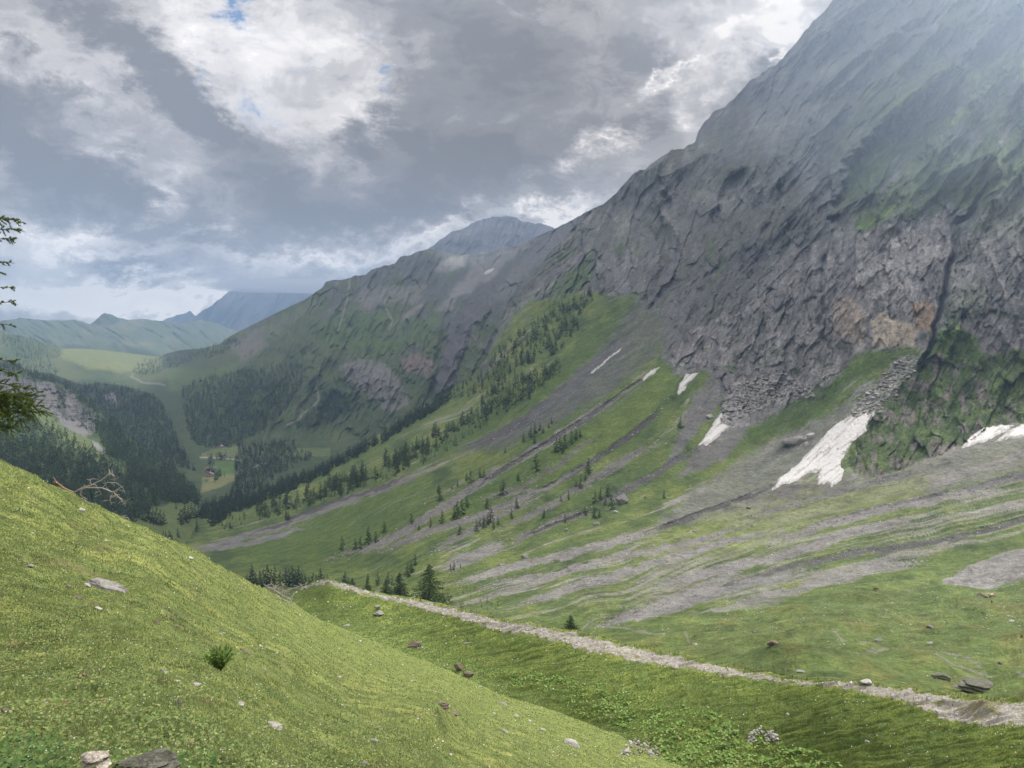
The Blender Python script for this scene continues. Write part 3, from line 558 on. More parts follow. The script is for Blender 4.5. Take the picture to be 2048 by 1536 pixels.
# near pasture right
pas = sm(y - (1275 - .235 * (x - 1200)), -10, 20)
c = mixc(c, (.125, .172, .05), .6 * pas); c = mixc(c, (.055, .085, .028), .5 * pas * sm(-fbm(S.X / 16, S.Y / 12, 3, 423), .12, .4))
c = mixc(c, (.165, .165, .05), .55 * pas * sm(fbm(x / 90, y / 30, 4, 421), .0, .4) * sm(y, 1160, 1230))
c = mixc(c, (.23, .22, .20), .55 * pas * sm(fbm(x / 3.2, y / 2.0, 2, 425), .42, .6) * sm(y, 1340, 1240) * sm(fbm(x / 120, y / 50, 3, 427), -.3, .2))
for ln in ([(1660,1262),(1720,1288),(1850,1300),(1960,1320)], [(1600,1300),(1700,1302),(1800,1300),(1900,1325),(2048,1345),(2200,1360)], [(1200,1252),(1290,1262),(1370,1270),(1380,1285)], [(1980,1340),(2100,1330)], [(1560,1295),(1650,1300)]):
    c = mixc(c, (.24, .225, .195), .75 * line(x, y, ln, 1.6, 1.4, 5, .03))
Z([(1885,1162),(1925,1142),(1990,1112),(2048,1092),(2400,1000),(2400,1130),(2048,1152),(1970,1168),(1900,1172)], (.27,.26,.25), .95, 3, 6, .05)
# rock wall
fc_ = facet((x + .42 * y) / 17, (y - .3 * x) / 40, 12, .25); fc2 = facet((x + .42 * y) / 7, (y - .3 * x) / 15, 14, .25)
up = sm(y, 560, 300)
rc = mixc(np.array((.125, .12, .117)), (.19, .182, .174), sm(fbm(q * 2.5, y / 70, 5, 431, .65) + .3 * fn, -.1, .45))
rc = mixc(rc, (.085, .082, .086), .7 * sm(-fbm((x + y) / 25, (x - y) / 90, 5, 436, .65), .08, .45))
rc = mixc(rc, (.075, .11, .042), .85 * sm(fbm(q * 2.2 + 9, y / 130, 4, 441, .6) + .25 * bl + .30 * sm(x - .35 * y, 1480, 1620) * sm(y, 500, 440) + .12 * sm(x, 1250, 1100), .02, .3) * (.25 + .75 * np.clip(poly(x, y, [(1690,440),(1690,340),(1780,190),(1880,110),(2048,40),(2400,-100),(2400,420),(2048,440),(1960,470),(1890,470),(1800,480),(1720,480)], 30, 40) + poly(x, y, [(1040,600),(1080,540),(1180,480),(1280,500),(1270,590),(1150,600)], 15, 30), 0, 1)))
rc = mixc(rc, (.16, .21, .06), .8 * np.clip(line(x, y, [(1700,345),(1760,305),(1790,280)], 7, 6, 10) + line(x, y, [(1760,230),(1860,165),(1900,135)], 5, 5, 8) + line(x, y, [(1930,170),(1990,130),(2040,100)], 6, 5, 8) + line(x, y, [(1900,245),(1960,200)], 8, 7, 8) + line(x, y, [(1720,455),(1790,415)], 4, 4, 8) + line(x, y, [(1960,420),(2020,390)], 4, 4, 8), 0, 1))
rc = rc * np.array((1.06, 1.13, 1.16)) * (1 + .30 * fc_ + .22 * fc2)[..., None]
gr_ = sm(ridged((x + .8 * y) / 52 + .4 * fbm(x / 60, y / 60, 2, 295), (y - .8 * x) / 300, 4, 296, .55) + .5 * bl, .28, .6) * sm(x - .3 * y, 1520, 1680) * sm(y, 500, 440) * sm(x + .9 * y, 1760, 1900)
rc = mixc(rc, (.085, .125, .045), .7 * gr_)
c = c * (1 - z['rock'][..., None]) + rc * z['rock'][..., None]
sh = poly(x, y, SHALE, 12, 26, .03, 57)
c = mixc(c, (.120, .120, .120), .75 * sh); c = mixc(c, (.2, .185, .175), .5 * sh * sm(st2 + .5 * fn, .15, .5)); c = mixc(c, (.07, .105, .035), .6 * sh * sm(st1, .1, .35))
lc = mixc(np.array((.175, .167, .16)), (.27, .255, .24), sm(fbm(x / 30, y / 60, 5, 451, .65) + .6 * fn, -.1, .5))
lc = mixc(lc, (.33, .315, .295), .55 * sm(ridged((x + y * .3) / 22, y / 90, 4, 455, .65), .5, .8)); lc = mixc(lc, (.085, .08, .08), .75 * sm(ridged(x / 45, y / 160, 4, 459, .6), .55, .8)); lc = mixc(lc, (.075, .105, .04), .75 * sm(fbm(x / 45, y / 20, 4, 463), .2, .42) * sm(y, 560, 720))
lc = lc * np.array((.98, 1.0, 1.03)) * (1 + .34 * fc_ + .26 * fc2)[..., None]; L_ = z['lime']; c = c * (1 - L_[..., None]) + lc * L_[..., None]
Z([(1890,640),(1905,600),(1960,560),(1990,600),(1940,640)], (.09,.14,.04), .6, 6, 14)
Z([(1668,600),(1700,590),(1725,620),(1732,690),(1700,694),(1668,668)], (.34, .27, .21), .6, 8, 14)
Z([(1742,640),(1760,620),(1800,640),(1838,655),(1828,692),(1748,692)], (.42, .36, .28), .8, 5, 10)
Z([(1825,610),(1850,600),(1872,620),(1862,665),(1830,650)], (.33, .23, .14), .7, 6, 10)
Z([(1780,480),(1795,476),(1800,492),(1786,496)], (.4, .39, .37), .9, 2, 3)
Z([(1895,560),(1935,470),(2000,380),(2048,350),(2400,300),(2400,620),(2048,628),(1960,632),(1910,650)], (.2, .195, .185), .6, 12, 30)
slab = [[(1440,850),(1450,790),(1480,760),(1560,745),(1620,770),(1640,800),(1560,800),(1500,830),(1460,860)], [(1695,835),(1720,800),(1770,745),(1800,715),(1845,712),(1850,725),(1800,770),(1790,800),(1760,830),(1720,845)], [(1560,880),(1575,868),(1612,868),(1620,880),(1590,900)], [(1620,740),(1680,735),(1690,750),(1650,770)]]
for p in slab:
    mk = poly(x, y, p, 5, 14, .04); c = mixc(c, (.33, .315, .30), mk * sm(fbm(x / 7, y / 4, 3, 471), -.25, .15)); c = mixc(c, (.06, .06, .06), .8 * mk * sm(-fbm(x / 7, y / 4, 3, 471), .2, .4))
kb = z['knob']; kc = mixc(np.array((.055, .088, .030)), (.085, .125, .036), sm(fbm(x / 30, y / 24, 4, 481), -.2, .3)); kc = mixc(kc, (.17, .152, .138), .9 * sm(fbm(x / 30, y / 34, 5, 485, .65) + .12 * facet(x / 14, y / 22, 9, .3), -.02, .2))
c = c * (1 - kb[..., None]) + kc * kb[..., None]
Z([(1610,790),(1700,740),(1740,700),(1830,694),(1790,720),(1700,770),(1640,830),(1560,870),(1480,890),(1500,860)], (.07, .115, .03), .85, 6, 12)
Z([(1880,660),(1960,640),(1990,700),(1960,730),(1900,720),(1865,700)], (.085, .145, .032), .85, 5, 10)
Z([(1965,740),(2048,700),(2400,680),(2400,800),(2048,810),(1980,800)], (.075, .115, .03), .7, 8, 20)
Z([(1912,645),(1930,636),(1962,627),(2048,640),(2400,640),(2400,700),(2048,698),(2010,698),(1985,712),(1960,705),(1955,680),(1935,665)], (.18, .172, .17), .95, 3, 6, .05)
Z([(1560,880),(1600,858),(1640,850),(1700,800),(1720,790),(1640,850),(1560,905),(1500,955)], (.13, .125, .12), .6, 4, 8)
C_BIG = c; S.build('mountainside', c, m_big)

# ---- bank with the gravel track
tp = [(500,1240),(540,1215),(565,1203),(585,1193),(605,1175),(625,1163),(655,1158),(700,1170),(760,1186),(850,1199),(900,1209),(960,1226),(1030,1243),(1100,1256),(1180,1268),(1280,1292),(1350,1307),(1450,1327),(1560,1350),(1700,1362),(1800,1371),(1900,1384),(1960,1391),(2048,1396),(2300,1440)]
bt = [(500,1330),(640,1350),(850,1440),(1000,1520),(1200,1620),(1500,1660),(2300,1660)]
ctl = [(500,1240,175),(585,1193,180),(655,1160,172),(760,1186,160),(850,1199,152),(1030,1243,130),(1280,1292,108),(1560,1350,85),(1850,1380,70),(2048,1396,63),(2300,1440,55),(500,1330,120),(640,1260,148),(850,1318,128),(1000,1390,108),(1100,1440,95),(1200,1480,84),(1400,1540,70),(1600,1540,68),(1400,1450,78),(1700,1450,68),(1850,1536,58),(2048,1480,56),(2048,1536,53),(2300,1536,49),(1500,1660,60),(2300,1660,44),(850,1440,100),(1200,1620,65),(1000,1520,85),(1600,1440,74),(1200,1380,95)]
def lift(x, y, X, Y):
    terr = fbm((y + .22 * x) / 9 + fbm(x / 60, y / 60, 2, 505), (x - y) / 130, 3, 501, .6)
    return 1.1 * np.exp(-((x - 1962) / 34) ** 2 - ((y - 1421) / 13) ** 2) + .45 * np.exp(-((x - 1890) / 30) ** 2 - ((y - 1402) / 6) ** 2) + .55 * terr * sm(y, 1200, 1240) + .5 * fbm(X / 9, Y / 14, 3, 507) + .10 * fbm(X / 1.4, Y / 2.5, 3, 509)
S = Sheet(500, 2300, 1200, 300, tp, bt, ctl, lift=lift)
S_BNK = S; x, y = S.PX, S.PY
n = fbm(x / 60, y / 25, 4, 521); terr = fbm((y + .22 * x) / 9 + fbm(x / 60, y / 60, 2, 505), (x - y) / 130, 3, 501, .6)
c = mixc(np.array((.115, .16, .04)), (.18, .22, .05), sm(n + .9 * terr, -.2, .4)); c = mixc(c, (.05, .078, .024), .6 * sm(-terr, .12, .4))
c = mixc(c, (.12, .18, .036), .7 * poly(x, y, [(780,1300),(900,1290),(960,1330),(940,1360),(860,1340)], 12, 20)); c = mixc(c, (.062, .095, .026), .55 * poly(x, y, [(1350,1380),(1600,1400),(1800,1430),(1950,1480),(1900,1560),(1400,1450)], 30, 30))
c = mixc(c, (.11, .095, .07), .7 * sm(fbm(x / 9, y / 5, 3, 525), .5, .65))
c = mixc(c, JC * .8, blend(x, y))
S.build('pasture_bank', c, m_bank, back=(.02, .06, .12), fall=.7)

# ---- near hillside
tp = [(-400,740),(-250,815),(-100,880),(0,927),(40,938),(60,946),(110,972),(150,990),(200,1013),(260,1043),(340,1078),(400,1105),(450,1138),(500,1163),(540,1183),(575,1200),(600,1215),(640,1238),(700,1262),(760,1287),(850,1320),(950,1364),(1100,1418),(1250,1476),(1400,1550),(1600,1660)]
TOP_HILL = tp; bt = [(-400,1900),(400,1900),(1000,1900),(1600,1900)]
ctl = [(-400,740,22),(-250,815,23),(0,927,26),(110,972,28),(260,1043,34),(400,1105,43),(500,1163,55),(600,1215,80),(700,1262,110),(850,1320,128),(950,1364,116),(1100,1418,98),(1250,1476,82),(1400,1550,68),(0,1050,18),(0,1200,12.5),(0,1350,8.8),(0,1536,5.2),(270,1520,5.6),(210,1170,17),(300,1100,26),(440,1310,14.5),(545,1450,10),(600,1300,28),(600,1380,17),(700,1536,9.5),(880,1410,26),(800,1350,52),(900,1460,24),(1000,1536,19),(1000,1460,42),(1150,1536,34),(1300,1545,55),(750,1300,85),(500,1230,32),
  (-400,1200,9),(-400,1536,4),(0,1900,2.6),(600,1900,3.6),(1000,1900,6.5),(1600,1900,20),(1600,1660,50),(-400,1900,2.2)]
def lift(x, y, X, Y):
    k = np.clip(Y / 14, .3, 3)
    return .06 * k * fbm(X / 3.4, Y / 3.4, 3, 601) + .06 * k * fbm(X / .8, Y / 1.1, 4, 605, .65) + .13 * fbm((X * .6 + Y * .5) / .7 + fbm(X / 2, Y / 2, 2, 612), (X - Y) / 3, 3, 609) * sm(Y, 7, 13) + .02 * fbm(X / .25, Y / .35, 2, 613)
S = Sheet(-400, 1600, 1250, 460, tp, bt, ctl, lift=lift)
S_HIL = S; x, y = S.PX, S.PY; X, Y = S.X, S.Y
n = fbm(X / 4, Y / 6, 4, 621); n2 = fbm(X / .9, Y / 1.6, 4, 625, .6)
c = mixc(np.array((.13, .175, .055)), (.19, .23, .07), sm(n + .6 * n2, -.2, .45)); c = mixc(c, (.055, .08, .026), .7 * sm(-n2 + .3 * n, .1, .4)); c = mixc(c, (.15, .12, .07), .5 * sm(fbm(X / 1.6, Y / 2.4, 4, 629), .25, .5))
c = mixc(c, (.10, .075, .05), .75 * sm(fbm(X / .6, Y / 1.0, 3, 631), .42, .55))
c = mixc(c, JC * .8, blend(x, y))
S.build('near_hillside', c, m_hill, back=(.03, .1, .25), fall=1.1)
# ================================================================== SNOW, TRACK
def z3(l): return [(1200 + a / 2.415, 500 + b / 2.415) for a, b in l]
def z4b(l): return [(1000 + a / 3.84, 500 + b / 3.84) for a, b in l]
m_snow = material('old_snow', vcol=True, rough=.6, scales=(.15, .6), var=.05, bump=((.2, .5),))
def snowcol(gx, gy, d):
    n = fbm((gx + gy * 1.2) / 9, (gx - gy) / 70, 4, 711, .6)
    return mixc(np.array((.56, .55, .535)), (.30, .28, .26), .85 * sm(n + .35 * fbm(gx / 4, gy / 3, 3, 713), .02, .4) + .45 * sm(-d, -4.5, -.5))
for pts, lab in (
  (z3([(830,1160),(870,1100),(960,1030),(1060,920),(1130,850),(1215,798),(1230,812),(1285,788),(1292,806),(1330,776),(1302,835),(1280,850),(1290,875),(1220,925),(1200,960),(1165,1020),(1160,1050),(1180,1065),(1165,1110),(1120,1142),(1100,1125),(1048,1137),(1045,1100),(1065,1070),(1000,1080),(930,1125),(880,1130)]), 'largest snow field, forked at its foot, below the blocky gully'),
  (z3([(475,948),(520,880),(560,825),(583,788),(590,800),(582,830),(618,850),(595,875),(570,900),(510,945),(495,935)]), 'tapering snow patch left of the largest one, under the pale folded rock'),
  (z3([(372,690),(385,650),(420,600),(472,596),(440,635),(410,670),(378,700)]), 'small grey-specked snow patch at the head of a grey scree cone'),
  (z3([(205,622),(245,580),(290,564),(265,590),(210,632)]), 'small bright snow sliver in the dark gully between two green ribs'),
  (z4b([(700,940),(745,902),(862,804),(935,752),(915,780),(858,818),(762,904),(715,944)]), 'long thin streak of snow in the leftmost dark gully'),
  (z3([(1745,952),(1790,900),(1850,860),(1930,845),(1998,848),(1960,880),(1860,922)]), 'wedge of snow above the grey scree, left one of the pair near the right edge'),
  (z3([(1905,928),(1950,895),(1975,872),(2048,842),(2180,838),(2180,890),(1980,912)]), 'snow strip running out of the picture at the right edge')):
    o = drape(S_BIG, 'snow_patch', pts, m_snow, 1.6, 1.0, 3.5, 4, snowcol, rough=.15)
    tag(o, lab, 'snow patch', 'snow patches under the cliffs')
o = drape(S_MID, 'snow_patch', [(968,547),(975,541),(988,537),(984,542),(972,549)], m_snow, 6, .6, .5, 2, snowcol)
tag(o, 'tiny far snow patch high on the pale slabs of the middle mountain', 'snow patch', 'snow patches under the cliffs')

m_gravel = material('gravel', vcol=True, scales=(1.5, 9), var=.28, bump=((2, .12), (9, .05)))
up_e = [(615,1172),(628,1164),(655,1161),(700,1172),(760,1189),(850,1204),(900,1213),(960,1231),(1030,1247),(1100,1261),(1180,1273),(1280,1298),(1350,1313),(1450,1333),(1560,1356),(1700,1368),(1800,1377),(1880,1391),(1960,1400),(2048,1406),(2280,1448)]
lo_e = [(2280,1490),(2048,1449),(1960,1450),(1900,1438),(1850,1420),(1800,1402),(1700,1380),(1560,1364),(1450,1350),(1340,1332),(1240,1317),(1180,1304),(1130,1290),(1080,1276),(1000,1261),(940,1245),(880,1226),(830,1215),(760,1196),(700,1180),(655,1168),(630,1170),(600,1182),(585,1192),(578,1190)]
PATH = up_e + lo_e
def pathcol(gx, gy, d):
    c = mixc(np.array((.24, .225, .20)), (.33, .315, .29), sm(fbm(gx / 7, gy / 2.5, 4, 721, .6), -.1, .35)); c = mixc(c, (.19, .165, .13), .6 * sm(fbm(gx / 14, gy / 4, 3, 725), .1, .4))
    g = sm(fbm(gx / 34, gy / 5, 3, 729) + .5 * sm(-d, -4, 0), .12, .34) * sm(gx, 700, 800); c = mixc(c, (.13, .115, .065), .9 * np.clip(np.exp(-((gx - 1962) / 34) ** 2 - ((gy - 1418) / 14) ** 2) * 2 - .3, 0, 1)); return mixc(c, (.15, .155, .06), .85 * g)
pth = drape(S_BNK, 'gravel_track', PATH, m_gravel, .07, 1.25, 8.5, 2.5, pathcol, rough=.05); pth['kind'] = 'structure'

# ================================================================== STONES
def ico(sub):
    import bmesh
    bm = bmesh.new(); bmesh.ops.create_icosphere(bm, subdivisions=sub, radius=1); V = np.array([v.co[:] for v in bm.verts]); Fc = np.array([[v.index for v in f.verts] for f in bm.faces]); bm.free(); return V, Fc
ICO = {k: ico(k) for k in (1, 2, 3, 4)}
def stone_shape(seed, sub=3, planes=12, rough=.06, lam=0.0):
    r = np.random.default_rng(seed); V, Fc = ICO[sub]; V = V.copy()
    for _ in range(planes):
        n = r.normal(size=3); n /= np.linalg.norm(n); d = r.uniform(.5, .85); k = V @ n; V -= np.maximum(k - d, 0)[:, None] * n
    nn = fbm(V[:, 0] * 2 + seed, V[:, 1] * 2 + V[:, 2] * 1.7, 4, seed % 50, .6); V *= (1 + rough * 2 * nn)[:, None]
    if lam: V[:, :2] *= (1 + lam * np.sin(V[:, 2] * 14 + 3 * nn))[:, None]
    return V, Fc
def mstone(name, col, hue=None): return material(name, col, scales=(3.0, 14.0), var=.3, bump=((5, .06), (22, .015)), objvar=.12, hue=hue)
m_pale = mstone('pale_limestone', (.36, .345, .32)); m_grey = mstone('grey_limestone', (.23, .22, .205)); m_brown = mstone('brown_shale', (.15, .12, .09)); m_lich = material('lichened_stone', (.36, .32, .27), scales=(6, 25), var=.6, bump=((8, .05), (40, .012)))
m_turf = material('turf_hump', (.13, .125, .06), scales=(1.5, 8), var=.4, bump=((4, .12), (16, .04))); m_dark = material('dark_outcrop', (.115, .115, .09), scales=(2.0, 11, 40), var=.5, bump=((4, .08), (18, .02)))
MS = dict(t=m_turf, d=m_dark, p=m_pale, g=m_grey, b=m_brown, l=m_lich)
def rock(sh, px, py, w, asp, key, label, seed, rot=0, tilt=0, depth=.8, sink=.28, name='rock', cat='rock', group=None, sub=3, lam=0, planes=12, scale_d=1):
    p = sh.at(px, py); W = w * p[1] / F * .5
    V, Fc = stone_shape(seed, sub, planes, lam=lam); V = V / np.abs(V).max(0)
    S3 = V * np.array([W, W * depth, W * asp])
    ct, s_ = math.cos(R(tilt)), math.sin(R(tilt)); x, z = S3[:, 0] * ct + S3[:, 2] * s_, -S3[:, 0] * s_ + S3[:, 2] * ct; S3 = np.stack([x, S3[:, 1], z], -1)
    o = mesh_np(name, S3, Fc, MS[key], smooth=False)
    o.location = (p[0], p[1], p[2] + W * asp * (1 - 2 * sink)); o.rotation_euler = (0, 0, R(rot)); tag(o, label, cat, group); return o
H_, B_, G_ = S_HIL, S_BNK, S_BIG
hs = 'stones lying in the hillside grass'
rocks = [
 (H_,190,1546,78,.72,'l','rounded lichened boulder at the bottom edge, left of the dark layered slab',1,0,0,.8,.2),
 (H_,306,1552,180,.28,'d','long dark layered slab at the bottom edge of the picture',2,0,-3,.5,.2),
 (H_,219,1177,88,.30,'g','long pale slab sloping right on the left hillside, largest stone there',3,0,18,.5,.3),
 (H_,240,1181,34,.5,'g','small block leaning against the right end of the long pale slab',33,0,25,.6,.3),
 (H_,173,1173,18,.6,'p','short pale stone just left of the long pale slab',4,0,20,.6,.3),
 (H_,137,1175,11,.9,'g','small upright grey stone left of the long pale slab',5,0,0,.6,.3),
 (H_,160,1198,26,.35,'b','brown crumbling stone in the bare soil below the long pale slab',6,0,30,.6,.3),
 (H_,58,1131,21,.4,'g','flat grey stone high on the left hillside near the left edge',7,0,0,.6,.3),
 (H_,197,1224,18,.5,'p','pale stone right of the bare soil, below the long pale slab',8,0,15,.6,.3),
 (H_,547,1456,38,.42,'p','flat pale stone in the lower middle of the hillside, right of the lone bush',9,0,14,.6,.3),
 (H_,523,1461,13,.5,'g','small grey stone touching the left of the flat pale stone',10,0,0,.6,.3),
 (H_,391,1371,25,.5,'p','pale block below and left of the lone bush, right one of a pair',11,0,14,.6,.3),
 (H_,353,1364,18,.4,'p','low cream stone left of the pale block below the lone bush',12,0,8,.6,.3),
 (H_,360,1410,18,1.1,'g','upright tilted grey-pink stone below the pair of pale stones',13,0,35,.6,.3),
 (H_,482,1416,20,.65,'p','chunky white stone with a dark crack below the lone bush',14,0,0,.7,.25),
 (H_,468,1384,16,.5,'p','white stone straight below the lone bush, above the chunky cracked one',15,0,12,.6,.3),
 (H_,490,1303,28,.28,'b','brown slanting slab just right of the lone bush',16,0,30,.5,.3),
 (H_,167,1352,21,.35,'b','flat brown-grey stone in the lower left grass',17,0,0,.6,.3),
 (H_,328,1344,18,.4,'g','grey slanting stone left of the lone bush, above the pale pair',18,0,28,.6,.3),
 (H_,162,1025,18,.5,'p','white stone on the hillside rim below the dead branch',19,0,12,.6,.3),
 (H_,748,1488,17,.8,'p','solitary white stone at the bottom, left of the two rocky lumps',20,0,10,.6,.3),
 (H_,727,1530,20,.5,'g','grey stone at the bottom edge below the solitary white stone',21,0,0,.6,.3),
 (H_,1144,1494,36,.6,'p','pale rugged boulder at the lower centre beside the herb-filled hollow',22,0,18,.7,.3),
 (H_,885,1414,40,.45,'b','dark flaky rock pile on the lower hillside, bigger of two side by side',23,0,10,.6,.3),
 (H_,906,1425,28,.35,'b','dark flaky rock right below the bigger flaky rock pile',24,0,25,.6,.3),
 (H_,1009,1411,22,.3,'g','flat slanting grey stone near the edge of the herb hollow',25,0,25,.6,.3),
 (H_,1011,1464,20,.35,'g','slanting grey stone left of the white pointed stone',26,0,22,.6,.3),
 (H_,1086,1460,14,.6,'p','white pointed stone above the pale rugged boulder',27,0,20,.6,.3),
 (H_,380,1118,15,.4,'p','small pale stone on the hillside rim, lower right of the dead branch',28,0,15,.6,.3),
 (H_,10,1423,26,.4,'b','dark flat stone cut by the left edge of the picture',29,0,12,.6,.3),
 (B_,757,1231,24,.5,'g','grey boulder at the foot of the smaller one on the bank below the track',40,0,-10,.8,.25),
 (B_,756,1219,12,1.0,'g','small upright boulder leaning above the grey boulder on the bank',41,0,10,.8,.2),
 (B_,693,1252,15,.45,'p','pale stone on the bank left of the two grey boulders',42,0,-15,.6,.3),
 (B_,826,1291,34,.42,'b','brown broken rock in the upper hollow between hill and bank',43,0,-8,.6,.3),
 (B_,843,1296,9,.8,'p','cream stone at the right end of the brown broken rock',44,0,0,.6,.3),
 (B_,740,1303,20,.4,'g','grey flat stone where the hill meets the bank, left of the brown broken rock',45,0,18,.6,.3),
 (B_,918,1341,24,.75,'b','pinkish brown boulder at the top of the herb patch, left one of two',46,0,10,.8,.25),
 (B_,939,1350,28,.5,'b','darker low boulder touching the pinkish brown one by the herb patch',47,0,10,.8,.3),
 (B_,933,1288,14,.4,'g','dark slanting stone halfway up the bank above the herb patch',48,0,-15,.6,.3),
 (B_,1735,1371,26,.42,'p','pale rounded boulder lying on the gravel track',49,0,0,.8,.25),
 (B_,1735,1483,11,.7,'p','small white stone on the grass bank right of the stone heap',50,0,0,.8,.25),
 (B_,1575,1428,9,.8,'p','small pale stone on the bank above the stone heap',51,0,0,.8,.25),
 (G_,1544,1325,25,.55,'b','angular brown-grey boulder just beyond the track, right of centre',60,0,5,.8,.25),
 (G_,1393,1293,15,.8,'g','upper grey boulder of two in the dark dip beyond the track',61,0,0,.8,.25),
 (G_,1391,1303,13,.6,'g','lower grey boulder of two in the dark dip beyond the track',62,0,0,.8,.25),
 (G_,1602,1342,20,.5,'g','low rubbly rock right of the angular boulder beyond the track',63,0,0,.8,.3),
 (G_,1786,1325,18,.45,'p','pale flat rock on the pasture, left of the dark outcrop',64,0,-10,.8,.3),
 (G_,1958,1366,100,.30,'d','large dark rock outcrop on the pasture above the track at the right',65,0,4,.6,.38),
 (G_,1884,1352,46,.4,'d','lower dark outcrop left of the large dark rock outcrop',66,0,5,.6,.35),
 (G_,2002,1318,18,.4,'b','flat brown rock above the large dark outcrop',67,0,20,.6,.3),
 (G_,1756,1272,22,.4,'g','grey rock at the left foot of the grassy hummock',68,0,-20,.6,.3),
 (G_,1860,1265,16,.8,'g','grey lumpy rock on the face of the grassy hummock',69,0,0,.8,.25),
 (G_,1861,1289,13,.5,'p','pale rock below the grey lumpy rock on the hummock',70,0,0,.8,.25),
 (G_,2024,1247,14,.5,'p','pale rock on the hummock near the right edge',71,0,0,.8,.25),
 (G_,1965,1197,24,.5,'b','dark brown mound of rock left of the resting pale cow',72,0,0,.8,.3),
 (G_,1243,1006,27,1.0,'g','biggest boulder on the fan, beside the clump of small larches',80,0,15,.9,.2),
 (G_,1232,1026,13,.7,'p','pale boulder below the biggest boulder of the fan',81,0,0,.8,.25),
 (G_,1050,1116,18,.7,'g','lone grey boulder in the green lower fan',82,0,0,.8,.25),
 (G_,1002,1132,14,.5,'g','flat grey boulder lower left of the lone boulder on the fan',83,0,-15,.8,.25),
 (G_,1192,1050,15,.7,'g','grey boulder right above the lone boulder on the fan',84,0,0,.8,.25),
 (G_,1132,1062,10,.7,'g','small grey boulder in the scrub of the fan',85,0,0,.8,.25),
 (G_,1289,995,9,.9,'p','round pale boulder right of the biggest boulder of the fan',86,0,0,.8,.25),
 (G_,1420,836,17,.7,'p','bright angular boulder at the upper tip of the tapering snow patch',87,0,12,.8,.25),
 (G_,1592,886,58,.45,'g','wide slabby outcrop left of the largest snow field',88,0,-5,.6,.35),
 (G_,1623,874,20,.6,'p','pale block at the right end of the slabby outcrop',89,0,0,.8,.25),
 (G_,1163,948,6,.8,'p','tiny pale boulder in the dark gully of the fan',90,0,0,.8,.25),
 (G_,1390,1063,12,.4,'g','flat grey boulder by the dark stream cut',91,0,0,.8,.25),
 (G_,1497,1018,10,.6,'g','small grey boulder below the tip of the largest snow field',92,0,0,.8,.25),
]
for (sh, px, py, w, asp, k, lab, seed, rot, tilt, dp, sk) in rocks:
    rock(sh, px, py, w, asp, k, lab, seed, rot, tilt, dp, sk, sub=4 if w > 60 else 3, lam=(.14 if k in 'bld' and w > 30 else .02), planes=2 if k == 't' else 12, group=hs if sh is H_ else ('boulders on the fan and pasture' if sh is G_ else 'stones on the bank'))
for i, (px, py, w, k) in enumerate([(444,1428,8,'p'),(413,1441,10,'p'),(519,1289,11,'p'),(552,1311,9,'p'),(212,1086,9,'p'),(102,1362,10,'p'),(92,1408,9,'p'),(200,1341,8,'p'),(65,1068,8,'p'),(678,1356,12,'p'),(1059,1443,10,'p'),(987,1427,9,'p'),(900,1509,11,'p'),(761,1460,11,'g'),(789,1464,11,'g'),(1033,1433,13,'p'),(352,1252,14,'b'),(314,1248,14,'b'),(441,1271,11,'g'),(25,1530,10,'p'),(684,1410,7,'p'),(960,1375,8,'p'),(880,1370,7,'p'),(1069,1397,11,'p'),(823,1366,7,'p'),(640,1448,7,'p'),(440,1478,8,'p'),(530,1340,7,'p'),(575,1390,6,'p'),(620,1320,7,'g'),(505,1420,7,'p'),(835,1440,8,'p')]):
    rock(H_, px, py, w, .5, k, 'small stone half hidden in the hillside grass', 200 + i, 0, rng.uniform(-20, 25), .8, .3, group='small stones scattered on the hillside', name='stone', cat='stone', sub=2)
# heap of pale stones and the broken rock beside it
def heap(sh, px, py, w, h, n, label, group, keys):
    for i in range(n):
        t = rng.uniform(-1, 1); v = rng.uniform(0, 1) ** .8 * math.sqrt(max(0, 1 - t * t)); s = rng.uniform(5.5, 10) * w / 66
        p = sh.at(px + t * w * .5, py + h * .5 - v * h * .35); d = p[1]; q_ = s * d / F * .5
        V, Fc = stone_shape(900 + i, 2, 9); o = mesh_np('stone', V * np.array([q_, q_ * .8, q_ * .55]), Fc, MS[keys[i % len(keys)]])
        o.location = (p[0], p[1] + v * .25, p[2] + v * h * .55 * d / F); o.rotation_euler = (rng.uniform(-.5, .5), rng.uniform(-.5, .5), rng.uniform(0, 6)); tag(o, label, 'stone', group)
heap(B_, 1527, 1468, 62, 36, 85, 'stone in the round heap of pale stones on the green bank', 'stones piled in the round heap', 'ppgp')
heap(H_, 1281, 1495, 78, 34, 60, 'flat stone in the sprawling broken pile at the bottom beside the herbs', 'stones of the broken pile by the herbs', 'pggb')

